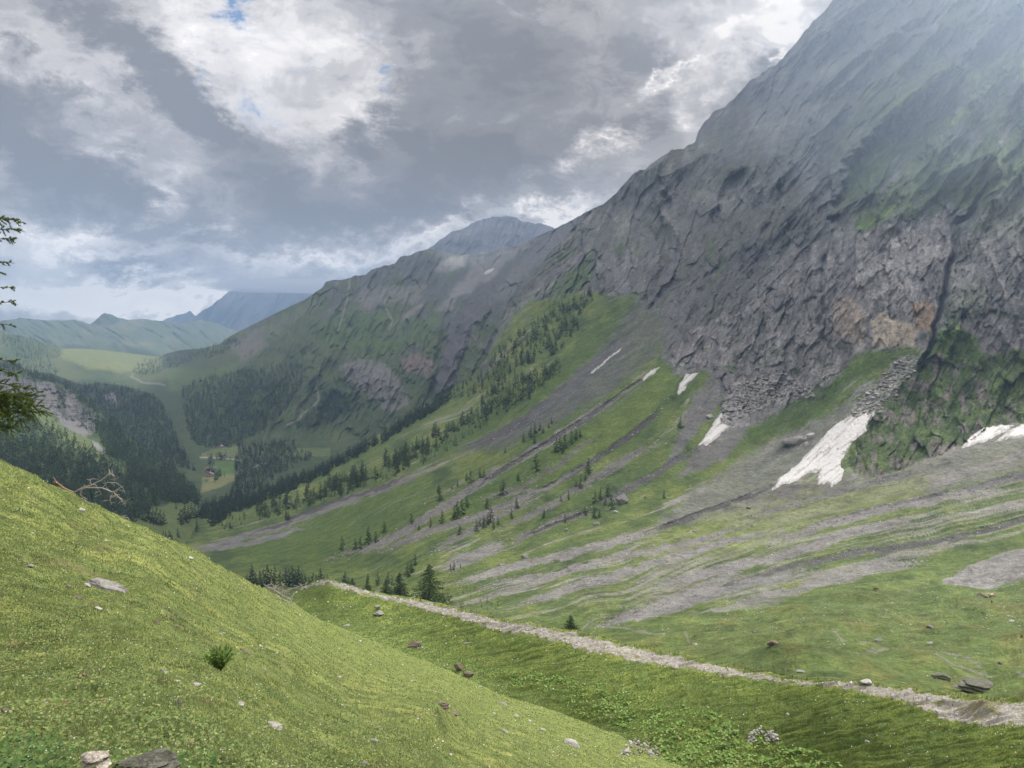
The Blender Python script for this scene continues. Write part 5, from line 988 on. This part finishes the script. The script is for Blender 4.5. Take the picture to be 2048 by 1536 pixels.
blades(S_BNK, [(560,1215),(585,1191),(625,1160),(655,1157),(760,1186),(850,1200),(1000,1234),(1180,1266),(1450,1326),(1700,1361),(2070,1398),(2070,1410),(1700,1370),(1450,1335),(1180,1275),(1000,1243),(850,1207),(655,1163),(600,1185)], 9000, .16, .01, 'grass', 'grassy fringe along the outer edge of the track', 13, [(.12,.15,.045), (.19,.2,.07), (.25,.22,.12), (.06,.08,.03)], kpx=.0012, kh=90)
# grassy clumps left between the wheel tracks
blades(S_BNK, [(880,1212),(1000,1240),(1200,1285),(1400,1328),(1700,1374),(1900,1405),(1960,1428),(1900,1425),(1700,1378),(1400,1336),(1200,1292),(1000,1247)], 5200, .14, .01, 'grass', 'grass tufts left between the wheel tracks', 14, [(.13,.14,.05), (.18,.18,.07), (.25,.21,.12), (.07,.08,.035)], kpx=.0012, kh=90, wfun=lambda x, y: sm(fbm(x / 25, y / 8, 2, 801), .12, .3))
blades(S_BNK, [(a, b - 2) for a, b in up_e] + [(a, b + 3) for a, b in lo_e], 16000, .10, .01, 'grass', 'ragged grass creeping over both edges of the gravel track', 15, [(.15,.20,.06), (.22,.26,.08), (.28,.25,.13), (.08,.10,.04)], kpx=.0011, kh=90, wfun=lambda x, y: 1 - sm(segd(x, y, PATH, True) + 7 * fbm(x / 16, y / 6, 3, 803), .5, 3.5))
# broad-leaved herbs in the hollow
def herbs(sh, polyg, n, s0, s1, name, label, seed, cols, lift_, wfun=None):
    r = np.random.default_rng(seed); P = np.array(polyg, float); x = r.uniform(P[:, 0].min(), P[:, 0].max(), n * 5); y = r.uniform(P[:, 1].min(), P[:, 1].max(), n * 5)
    k = segd(x + 14 * pn(x / 30, y / 30, 4), y + 10 * pn(x / 30, y / 30, 8), polyg, True) > 0
    if wfun is not None: k &= r.uniform(size=len(x)) < wfun(x, y)
    x, y = x[k][:n], y[k][:n]; n = len(x); p = sh.at(x, y); s = r.uniform(s0, s1, n) * np.maximum(1, p[:, 1] / 16 if s1 < .1 else 1); h = r.uniform(.3, 1, n) * lift_
    a = np.arange(6) * math.pi / 3; L = np.stack([np.cos(a) * np.array([1, .8, .8, .55, .8, .8]), np.sin(a) * .85, np.array([-.1, .12, .12, .05, .12, .12])], -1)
    L = np.concatenate([L, [[0, 0, 0]]]); t1 = r.normal(0, .35, n); t2 = r.normal(0, .35, n) - .25; z_ = r.uniform(0, 6.28, n)
    X = L[None, :, 0] * s[:, None]; Y = L[None, :, 1] * s[:, None]; Zz = L[None, :, 2] * s[:, None]
    cx, sx = np.cos(z_)[:, None], np.sin(z_)[:, None]; X, Y = X * cx - Y * sx, X * sx + Y * cx
    Zz = Zz + X * np.sin(t1)[:, None] + Y * np.sin(t2)[:, None] * -1
    V = np.stack([X, Y, Zz + h[:, None]], -1) + p[:, None, :]; f = np.array([(i, (i + 1) % 6, 6) for i in range(6)]); FF = (f[None] + np.arange(n)[:, None, None] * 7).reshape(-1, 3)
    C = np.array(cols)[r.integers(0, len(cols), n)] * r.uniform(.75, 1.25, (n, 1)); org = p.mean(0)
    o = mesh_np(name, V.reshape(-1, 3) - org, FF, m_grass, cols=np.repeat(C, 7, 0)); o.location = org; o['kind'] = 'stuff'; tag(o, label, 'herbs'); return o
HERB = [(930,1325),(1040,1350),(1140,1352),(1230,1375),(1330,1412),(1440,1432),(1480,1470),(1560,1490),(1660,1520),(1740,1560),(1250,1560),(1320,1500),(1260,1455),(1150,1430),(1100,1395),(1030,1378),(980,1355)]
hw = lambda x, y: .12 + sm(fbm(x / 35, y / 18, 3, 811), -.02, .2)
herbs(S_BNK, HERB, 6800, .08, .19, 'broadleaf_herbs', 'bright broad-leaved herbs filling the hollow between hill and bank', 21, [(.15,.26,.05), (.20,.31,.07), (.10,.18,.04), (.26,.33,.11)], .26, hw)
herbs(S_HIL, HP, 60000, .008, .022, 'meadow_leaves', 'small clover and plantain leaves between the hillside grass', 24, [(.15,.22,.06), (.21,.27,.08), (.09,.13,.04), (.14,.19,.07), (.27,.29,.12)], .03, lambda x, y: .35 + sm(fbm(x / 40, y / 26, 3, 815), -.1, .2))
herbs(S_HIL, [(-20,1480),(60,1465),(120,1480),(150,1510),(140,1560),(-20,1580)], 500, .012, .026, 'dark_herbs', 'dark leafy herbs in the bottom left corner', 22, [(.07,.13,.04), (.10,.17,.045)], .05)
herbs(S_HIL, [(-20,1520),(180,1505),(420,1515),(520,1560),(-20,1620)], 300, .015, .035, 'ground_leaves', 'small leaves around the rocks at the bottom edge', 23, [(.09,.17,.04), (.07,.12,.035)], .05)
# flowers
def flowers(sh, polyg, n, s, name, label, seed, col, lift_):
    r = np.random.default_rng(seed); P = np.array(polyg, float); x = r.uniform(P[:, 0].min(), P[:, 0].max(), n * 3); y = r.uniform(P[:, 1].min(), P[:, 1].max(), n * 3)
    k = segd(x, y, polyg, True) > 0; k &= r.uniform(size=len(x)) < .15 + sm(fbm(x / 60, y / 60, 3, seed), 0, .3)
    x, y = x[k][:n], y[k][:n]; n = len(x); p = sh.at(x, y); q_ = np.maximum(s, p[:, 1] * .0007) * r.uniform(.6, 1.3, n); a = np.arange(6) * math.pi / 3
    L = np.stack([np.cos(a), np.sin(a) * .8, .35 * np.sin(a) + .1 * (-1) ** np.arange(6)], -1); V = L[None] * q_[:, None, None] + p[:, None, :]; V[..., 2] += lift_ * (1 + p[:, 1:2] / 60)
    org = p.mean(0); o = mesh_np(name, V.reshape(-1, 3) - org, np.arange(n * 6).reshape(-1, 6), m_grass, cols=np.tile(np.array(col), (n * 6, 1))); o.location = org; o['kind'] = 'stuff'; tag(o, label, 'flowers')
flowers(S_HIL, HP, 850, .006, 'white_flowers', 'tiny white flowers sprinkled through the hillside grass', 31, (.75,.74,.70), .06)
flowers(S_HIL, [(0,1300),(500,1300),(900,1536),(0,1536)], 26, .006, 'yellow_flowers', 'a few yellow flowers in the near grass', 32, (.8,.5,.03), .07)
flowers(S_BNK, BP, 260, .02, 'white_flowers', 'white flower specks on the bank', 33, (.7,.7,.66), .12)

# lone bush
p = S_HIL.at(440, 1337); k = p[1] / F; root = empty('bush', p); tag(root, 'lone leafy green bush on the near hillside', 'bush')
r = np.random.default_rng(41); parts = []; LV = []
for i in range(64):
    a = r.uniform(0, 6.28); sp = r.uniform(.1, 1) ** .7; L = r.uniform(34, 62) * k; dx = math.cos(a) * sp * 34 * k; dy = math.sin(a) * sp * 30 * k; pts = [(0, 0, -.02), (dx * .45, dy * .45, L * .5), (dx, dy, L * (1 - .25 * sp))]
    parts.append(tube(pts, [.006, .004, .0015], 4))
    for j in range(34):
        t = r.uniform(.25, 1); q_ = np.array(pts[1]) * (1 - abs(2 * t - 1)) + (np.array(pts[2]) * (2 * t - 1) if t > .5 else np.array(pts[0]) * (1 - 2 * t)); D = np.array([dx, dy, L * .8]) / L + r.normal(0, .55, 3); D /= np.linalg.norm(D); U = np.cross(D, r.normal(size=3)); U /= np.linalg.norm(U); s = r.uniform(.03, .06); LV.append([q_ - U * s * .28, q_ + U * s * .28, q_ + D * s])
V, Fc = merge(parts); mesh_np('stem', V, Fc, m_bark, root)
LV = np.array(LV); C = np.array((.19, .29, .075)) * r.uniform(.6, 1.5, (len(LV), 1)); mesh_np('foliage', LV.reshape(-1, 3), np.arange(len(LV) * 3).reshape(-1, 3), m_grass, root, cols=np.repeat(C, 3, 0))

# ------------------------------------------------------------------ dead wood
m_dead = material('bleached_wood', (.36, .325, .295), scales=(6, 30), var=.3, bump=((30, .004),)); m_rot = material('rotten_wood', (.20, .13, .09), scales=(5, 20), var=.4, bump=((20, .01),))
def pix(px, py, d):
    a, b = ray(px, py); return np.array([a * d, d, b * d])
def zz(l): return [(a / 2.742, 560 + b / 2.742) for a, b in l]
def wood(name, label, segs, d0, mat, seed, twigs=0, col2=None):
    r = np.random.default_rng(seed); parts = []; lows = []
    for pts, r0, r1 in segs:
        n = len(pts); dd = d0 + np.cumsum(r.normal(0, .07, n)) - .1
        P = np.array([pix(a, b, d) for (a, b), d in zip(pts, dd)]); t = np.linspace(0, 1, n); ts = np.linspace(0, 1, n * 4)
        Q = np.stack([np.interp(ts, t, P[:, i]) for i in range(3)], 1) + r.normal(0, .006, (n * 4, 3)); rad = (r0 + (r1 - r0) * ts) * d0 / F * .72; parts.append(tube(Q, rad, 6))
        for _ in range(twigs):
            i = r.integers(n, n * 4); q0 = Q[i - 1]; D = r.normal(size=3); D[1] *= .6; D /= np.linalg.norm(D); L = r.uniform(5, 16) * d0 / F
            parts.append(tube([q0, q0 + D * L * .5 + (0, 0, .01), q0 + D * L + r.normal(0, .02, 3)], [rad[i - 1] * .6, .5 * d0 / F * .8, .25 * d0 / F], 4))
    V, Fc = merge(parts); org = V.mean(0); o = mesh_np(name, V - org, Fc, mat, smooth=True); o.location = org; 
    if label: tag(o, label, 'dead wood')
    return o
D1 = [(zz([(400,1170),(450,1140),(500,1125),(560,1095),(600,1060),(597,1033)]), 2.4, .7), (zz([(395,1172),(470,1138),(560,1140),(620,1165),(655,1142),(680,1130)]), 2.6, .6), (zz([(620,1165),(650,1190),(682,1228)]), 1.5, .5),
      (zz([(560,1140),(590,1108),(640,1113),(675,1140)]), 1.2, .5), (zz([(600,1060),(630,1075),(627,1110)]), .9, .4), (zz([(500,1125),(490,1097),(510,1088)]), .9, .4), (zz([(450,1140),(440,1180),(480,1205)]), 1.1, .5),
      (zz([(620,1165),(602,1200),(612,1232)]), 1, .4), (zz([(650,1190),(692,1218),(685,1245)]), .8, .4), (zz([(405,1180),(450,1200),(515,1238)]), 1.8, .7), (zz([(470,1138),(520,1120),(545,1155),(560,1180)]), 1, .4)]
br = wood('dead_branch', 'bleached fallen branch with bare twigs on the hillside rim', D1, 30.5, m_dead, 51, twigs=6)
st = wood('splintered_butt', None, [(zz([(290,1082),(310,1110),(345,1140),(410,1174)]), 1.6, 4.2), (zz([(292,1105),(330,1135),(400,1172)]), 2.2, 4), (zz([(300,1120),(350,1150),(395,1165)]), 2.6, 3.6), (zz([(290,1130),(320,1140),(360,1160)]), .8, 2)], 30.5, m_rot, 52)
st.parent = br; st.location = st.location - br.location
wood('fallen_branch', 'smaller pale branch lying on the hillside rim right of the bleached one', [(zz([(565,1268),(610,1275),(660,1300),(700,1303),(716,1326)]), 1.6, .6), (zz([(600,1275),(630,1295),(650,1300)]), .9, .5), (zz([(655,1300),(690,1318),(705,1330)]), 1, .5)], 37, m_dead, 53, twigs=3)
def z5(l): return [(a / 2.926, 1080 + b / 2.926) for a, b in l]
sg = [(z5([(1550,305),(1555,268),(1590,258),(1625,275)]), 1.5, .5), (z5([(1640,310),(1690,292),(1750,272),(1805,248)]), 1.4, .6), (z5([(1600,320),(1640,290),(1660,262),(1640,255)]), 1.2, .4), (z5([(1540,290),(1600,330),(1680,360),(1725,372)]), 2.0, .8), (z5([(1570,280),(1620,300),(1700,350)]), 1.6, .6), (z5([(1450,262),(1500,275),(1545,300)]), 1.6, 1.2), (z5([(1610,300),(1660,330),(1720,350)]), 1.3, .5), (z5([(1560,300),(1610,280),(1670,300),(1700,320)]), 1.2, .4)]
wood('root_tangle', 'tangle of dead roots and twigs where the hillside meets the bank', sg, 66, m_dead, 54, twigs=8)

# ------------------------------------------------------------------ larch at the left edge
def edge_larch():
    d = 12.0; g = S_HIL.at(-150, 1212); x0 = ray(-128, 700)[0] * d; r = np.random.default_rng(61)
    zt = ray(0, 340)[1] * d; root = empty('larch_tree', (x0, d, g[2])); tag(root, 'near larch whose drooping branches enter at the left edge', 'tree'); Hh = zt - g[2]
    V, Fc = tube([(0, 0, -.3), (.03, 0, Hh * .3), (-.02, .03, Hh * .65), (0, 0, Hh)], [.16, .13, .07, .012], 10); mesh_np('trunk', V, Fc, m_bark, root, smooth=True)
    limbs = []; z_of = lambda py: ray(0, py)[1] * d - g[2]
    for px, py, up_, w in ((56,447,.12,1),(40,462,.05,.8),(26,478,0,.7),(20,528,.1,.8),(14,545,0,.7),(10,572,-.05,.7),(8,603,-.1,.7),(14,655,.1,.7),(6,690,0,.6),(30,752,.2,1),(60,778,.1,1.2),(84,800,.06,1.9),(78,812,.04,1.7),(70,824,.0,1.8),(56,838,-.05,1.7),(34,850,-.1,1.5),(66,790,.1,1.6),(48,815,.05,1.5),(30,822,.05,1.4),(20,770,.15,1),(44,800,.05,1.2),(12,725,.1,.8)):
        limbs.append((ray(px, py)[0] * d - x0, r.uniform(-.25, .25), z_of(py), up_, w))
    for i in range(34):
        a = r.uniform(1.9, 4.6); z_ = Hh * r.uniform(.2, .97); L = 1.5 * (1.05 - z_ / Hh) ** .6 * r.uniform(.7, 1.1); limbs.append((math.cos(a) * L, math.sin(a) * L, z_ - .2, .1, .9))
    parts = []; T = []; 
    for tx, ty, tz, up_, w in limbs:
        n = 9; t = np.linspace(0, 1, n); z0 = tz + .35; Q = np.stack([tx * t, ty * t, z0 + (tz - z0) * t + up_ * np.sin(t * 3.1) * .6 - .10 * np.sin(t * math.pi)], 1) + r.normal(0, .012, (n, 3)); Q[0, :2] = 0
        parts.append(tube(Q, .018 * (1 - t) + .003, 5)); L = math.hypot(tx, ty)
        for j in range(int(30 * w)):
            s = r.uniform(.22, 1); q0 = np.array([np.interp(s, t, Q[:, i]) for i in range(3)]); D = np.array([tx, ty, 0]) / L + r.normal(0, .75, 3) + (0, 0, -.15); D /= np.linalg.norm(D); l2 = r.uniform(.06, .24) * (1.15 - .6 * s) * w; m = 5
            u = np.linspace(0, 1, m)[:, None]; q = q0 + D * l2 * u + np.array([0, 0, -.05]) * u ** 2 * l2 * 4; parts.append(tube(q, .004 * (1 - u[:, 0]) + .0012, 3))
            kk = int(30 + l2 * 420); us = r.uniform(.05, 1, kk)
            b = q0 + D * l2 * us[:, None] + np.array([0, 0, -.05]) * (us ** 2 * l2 * 4)[:, None]; N_ = r.normal(size=(kk, 3)) + D * .5; N_ /= np.linalg.norm(N_, axis=1, keepdims=True); U = np.cross(N_, r.normal(size=(kk, 3))); U /= np.linalg.norm(U, axis=1, keepdims=True); ln = r.uniform(.018, .034, (kk, 1))
            T.append(np.stack([b - U * .0055, b + U * .0055, b + N_ * ln], 1)); 
    V, Fc = merge(parts); mesh_np('branches', V, Fc, m_bark, root)
    T = np.concatenate(T); C = mixc(np.array((.075, .12, .035)), (.16, .215, .055), r.uniform(size=len(T)))
    mesh_np('needles', T.reshape(-1, 3), np.arange(len(T) * 3).reshape(-1, 3), m_leaf, root, cols=np.repeat(C, 3, 0))
edge_larch()

# ------------------------------------------------------------------ cows
m_cow = material('brown_hide', (.17, .075, .04), scales=(2,), var=.25); m_cow2 = material('chestnut_hide', (.10, .05, .03), scales=(2,), var=.25)
def pied():
    m = material('pied_hide', (.5, .3, .18)); nt = m.node_tree; n = nt.nodes.new('ShaderNodeTexNoise'); n.inputs['Scale'].default_value = 1.6; n.inputs['Detail'].default_value = 1
    tc = nt.nodes.new('ShaderNodeTexCoord'); rp = nt.nodes.new('ShaderNodeValToRGB'); nt.links.new(tc.outputs['Object'], n.inputs['Vector']); nt.links.new(n.outputs['Fac'], rp.inputs[0])
    e = rp.color_ramp.elements; e[0].position = .48; e[0].color = (.30, .13, .06, 1); e[1].position = .52; e[1].color = (.72, .68, .6, 1); nt.links.new(rp.outputs[0], nt.nodes['Principled BSDF'].inputs['Base Color']); return m
def skin(name, verts, edges, rad, mat, sub=2):
    me = bpy.data.meshes.new(name); me.from_pydata(verts, edges, []); o = bpy.data.objects.new(name, me); COL.objects.link(o)
    md = o.modifiers.new('s', 'SKIN')
    for i, v in enumerate(me.skin_vertices[0].data): v.radius = rad[i] if isinstance(rad[i], tuple) else (rad[i], rad[i]); v.use_root = (i == 0)
    s = o.modifiers.new('u', 'SUBSURF'); s.levels = sub; s.render_levels = sub
    bpy.context.view_layer.update(); dg = bpy.context.evaluated_depsgraph_get(); nm = bpy.data.meshes.new_from_object(o.evaluated_get(dg)); o.modifiers.clear(); o.data = nm; bpy.data.meshes.remove(me)
    nm.materials.clear(); nm.materials.append(mat)
    for p_ in nm.polygons: p_.use_smooth = True
    return o
def cow(px, py, Lpx, yaw, mat, label, head='up', lying=False):
    g = S_BIG.at(px, py); v = [(0,0,1.0),(-.45,0,1.02),(-.85,0,1.05),(-1.05,0,.95),(.45,0,1.0),(.8,0,1.1)]
    hd = [(1.1,0,1.32),(1.3,0,1.42),(1.6,0,1.27)] if head == 'up' else [(1.1,0,.85),(1.3,0,.5),(1.45,0,.2)]
    v += hd; e = [(0,1),(1,2),(2,3),(0,4),(4,5),(5,6),(6,7),(7,8)]; rd = [(.36,.42),(.37,.42),(.33,.36),(.2,.25),(.36,.4),(.27,.34),.19,.17,.11]
    for (x, y, pr) in ((.62,.2,4),(.62,-.2,4),(-.82,.2,2),(-.82,-.2,2)):
        i = len(v); kx = .03 if x > 0 else .1
        zs = (.66,.36,.06) if not lying else (.5,.4,.36)
        v += [(x, y, zs[0]), (x + kx * (-1 if x < 0 else 1) + (.0 if not lying else .25), y, zs[1]), (x + (.02 if not lying else .5), y, zs[2])]; e += [(pr, i), (i, i + 1), (i + 1, i + 2)]; rd += [.15, .075, .06]
    i = len(v); v += [(-1.14,0,.8),(-1.16,0,.4)]; e += [(3,i),(i,i+1)]; rd += [.04,.035]
    for s in (-1, 1): j = len(v); v += [(hd[1][0] - .04, s * .26, hd[1][2] + .08)]; e += [(7, j)]; rd += [.05]
    sc = Lpx * g[1] / F / 2.5; o = skin('cow', [tuple(c_ * sc for c_ in q) for q in v], e, [tuple(c_ * sc for c_ in q) if isinstance(q, tuple) else q * sc for q in rd], mat)
    o.location = (g[0], g[1], g[2] - (.33 * sc if lying else 0)); o.rotation_euler = (0, 0, R(yaw)); tag(o, label, 'cow', 'cows grazing on the far pasture'); return o
cow(1752, 1180, 10, 170, m_cow, 'brown cow grazing alone on the pasture, left of the others', 'down')
cow(1984, 1198, 19, 195, pied(), 'pale brown and white cow beside the dark rock mound', 'up')
cow(1983, 1213, 10, 60, m_cow2, 'dark brown calf just below the pale cow', 'down')
cow(2043, 1278, 13, 230, m_cow, 'brown cow half cut off by the right edge', 'down')

# ------------------------------------------------------------------ hamlet
def chalet(px, py, wpx, yaw, wallc, roofc, label, hk=.55):
    g = S_MID.at(px, py); W = wpx * g[1] / F; D = W * .8; Hh = W * hk; root = empty('chalet', (g[0], g[1], g[2] - .5), R(yaw)); tag(root, label, 'house', 'chalets of the valley hamlet')
    mw = material('chalet_wall', wallc, scales=(1.5,), var=.2); mr = material('chalet_roof', roofc, scales=(1,), var=.2); mg = material('window_glass', (.7, .72, .75), rough=.15)
    a, b, h, p_ = W / 2, D / 2, Hh, Hh * 1.5
    V = np.array([(-a,-b,0),(a,-b,0),(a,b,0),(-a,b,0),(-a,-b,h),(a,-b,h),(a,b,h),(-a,b,h),(0,-b,p_),(0,b,p_)], float)
    me = bpy.data.meshes.new('wall'); me.from_pydata([tuple(q) for q in V], [], [(0,1,5,8,4),(2,3,7,9,6),(1,2,6,5),(3,0,4,7)]); me.materials.append(mw); o = bpy.data.objects.new('wall', me); COL.objects.link(o); o.parent = root
    e = .14 * W; t = .05 * W; s_ = (p_ - h) / a; V = []
    for sx in (-1, 1):
        for yy in (-b - e, b + e):
            V += [(0, yy, p_ + t), (sx * (a + e), yy, h - s_ * e + t), (sx * (a + e), yy, h - s_ * e + .01), (0, yy, p_ + .01)]
    Fc = []
    for k_ in (0, 8): Fc += [(k_, k_ + 1, k_ + 5, k_ + 4), (k_ + 1, k_ + 2, k_ + 6, k_ + 5), (k_ + 2, k_ + 3, k_ + 7, k_ + 6), (k_, k_ + 1, k_ + 2, k_ + 3), (k_ + 4, k_ + 5, k_ + 6, k_ + 7)]
    rf = mesh_np('roof', np.array(V), np.array(Fc), mr, root)
    c_ = np.array([(x, y, z_) for x in (-1, 1) for y in (-1, 1) for z_ in (-1, 1)], float); bf = np.array([(0,1,3,2),(4,6,7,5),(0,4,5,1),(2,3,7,6),(0,2,6,4),(1,5,7,3)])
    mesh_np('chimney', c_ * np.array([.05, .05, .12]) * W + np.array([a * .4, 0, p_ * .93]), bf, mw, rf)
    for sx in (-.5, .5): mesh_np('window', c_ * np.array([.09, .02, .09]) * W + np.array([sx * a, -b - .012 * W, h * .6]), bf, mg, root)
    mesh_np('door', c_ * np.array([.06, .015, .13]) * W + np.array([0, -b - .012 * W, .13 * W]), bf, mr, root)
chalet(420, 953, 11, 10, (.30, .17, .11), (.28, .27, .27), 'chalet with two bright windows, nearest of the hamlet')
chalet(421, 946, 12, -8, (.12, .08, .06), (.05, .05, .055), 'black-roofed chalet above the one with bright windows')
chalet(414, 941, 8, 20, (.38, .24, .18), (.32, .24, .22), 'small reddish chalet at the left of the hamlet')
chalet(421, 941, 8, -15, (.2, .13, .1), (.08, .08, .09), 'dark chalet in the middle of the hamlet')
chalet(430, 940, 7, 30, (.42, .34, .3), (.36, .3, .28), 'pale chalet at the edge of the green field')
chalet(413, 963, 7, 0, (.5, .48, .45), (.12, .12, .12), 'little white shed below the hamlet')
chalet(442, 895.5, 7, -5, (.36, .26, .22), (.42, .4, .4), 'lone barn under the forest edge behind the hamlet')
# mast on the far hill
p = S_FAR.at(38, 637.5); root = empty('radio_mast', p); tag(root, 'tiny mast with a hut on the far green hill at the left', 'mast'); mm = material('galvanised_steel', (.25, .26, .28))
V, Fc = merge([tube([(0, 0, -3), (0, 0, 26), (0, 0, 48)], [2.2, 1.5, .5], 6), tube([(-5, 0, 34), (5, 0, 34)], [.8, .8], 5)]); mesh_np('pole', V, Fc, mm, root)
c_ = np.array([(x, y, z_) for x in (-1, 1) for y in (-1, 1) for z_ in (-1, 1)], float); bf = np.array([(0,1,3,2),(4,6,7,5),(0,4,5,1),(2,3,7,6),(0,2,6,4),(1,5,7,3)])
mesh_np('hut', c_ * np.array([16, 10, 6]) + np.array([22, 0, 3]), bf, mm, root)
# ------------------------------------------------------------------ haze
def haze():
    m = bpy.data.materials.new('haze_air'); m.use_nodes = True; nt = m.node_tree; nt.nodes.clear()
    o = nt.nodes.new('ShaderNodeOutputMaterial'); v = nt.nodes.new('ShaderNodeVolumePrincipled')
    v.inputs['Color'].default_value = (.40, .56, .84, 1); v.inputs['Density'].default_value = HAZE; v.inputs['Anisotropy'].default_value = .55
    nt.links.new(v.outputs[0], o.inputs['Volume'])
    x0, x1, y0, y1, z0, z1 = -20000, 20000, -2500, 15900, -621, 1150
    V = np.array([(x0,y0,z0),(x1,y0,z0),(x1,y1,z0),(x0,y1,z0),(x0,y0,z1),(x1,y0,z1),(x1,y1,z1),(x0,y1,z1)], float)
    Fc = np.array([(0,3,2,1),(4,5,6,7),(0,1,5,4),(1,2,6,5),(2,3,7,6),(3,0,4,7)])
    h = mesh_np('haze', V, Fc, m); h['kind'] = 'stuff'; tag(h, 'thin blue haze filling the valley air', 'haze')
HAZE = 1.05e-4
haze()

# shreds of cloud on the summits: closed bodies of thin mist
def mist(name, label, px, py, d, rad, dens, seed, col=(.86, .89, .94, 1), rough=.25, roll=0):
    a, b = ray(px, py); V, Fc = ICO[4]; n = 1 + rough * fbm(V[:, 0] * 1.6 + seed, V[:, 1] * 1.6 + V[:, 2] * 1.3, 3, seed); V = V * n[:, None] * np.array(rad)
    m = bpy.data.materials.new('cloud_mist'); m.use_nodes = True; nt = m.node_tree; nt.nodes.clear()
    o = nt.nodes.new('ShaderNodeOutputMaterial'); v = nt.nodes.new('ShaderNodeVolumePrincipled'); v.inputs['Color'].default_value = col
    v.inputs['Density'].default_value = dens; v.inputs['Anisotropy'].default_value = .5; nt.links.new(v.outputs[0], o.inputs['Volume'])
    ob = mesh_np(name, V, Fc, m, smooth=True); ob.location = (a * d, d, b * d); ob.rotation_euler = (0, R(roll), 0); ob['kind'] = 'stuff'; tag(ob, label, 'mist')
mist('mist', 'thin bluish mist over the upper right mountain face', 1760, -60, 950, (330, 300, 260), 5.2e-4, 3, (.62, .75, .95, 1), .2)
mist('mist', 'faint sunlit mist drifting over the upper right face', 1950, 120, 720, (200, 200, 150), 3.4e-4, 5, (.70, .80, .95, 1), .2)
mist('summit_cloud', 'cloud shred on the top of the distant peak', 1005, 424, 6900, (150, 200, 34), 2.5e-3, 7, (.8, .84, .9, 1))
mist('summit_cloud', 'flat cloud hiding the top of the far mountain', 585, 572, 13600, (1500, 700, 130), 2.2e-3, 9)

# two clouds added overhead, out of view, to shade the middle of the valley
m_shade_cloud = material('shade_cloud', (.8, .8, .82), scales=(.004,), var=.05, bump=((.006, 40),)); m_shade_cloud.node_tree.nodes['Principled BSDF'].inputs['Roughness'].default_value = 1
def cloud(label, target, t, rad, seed):
    V, Fc = ICO[4]; n = 1 + .38 * fbm(V[:, 0] * 1.9 + seed, V[:, 1] * 1.9 + V[:, 2], 5, seed, .6); V = V * n[:, None]; V[:, 2] = np.where(V[:, 2] < 0, V[:, 2] * .45, V[:, 2]); V = V * np.array(rad)
    o = mesh_np('cloud', V, Fc, m_shade_cloud, smooth=True); P = np.array(target) + np.array(sd) * t; o.location = P; tag(o, label, 'cloud', None, 'stuff')  # unseen body, added to keep the sun off its target
cloud('unseen cloud added overhead to shade the left part of the fan', (-190, 1250, -200), 2500, (620, 620, 190), 3)
cloud('wide unseen cloud added overhead to shade the middle mountain', (-400, 3100, 0), 4500, (1500, 1200, 300), 8)
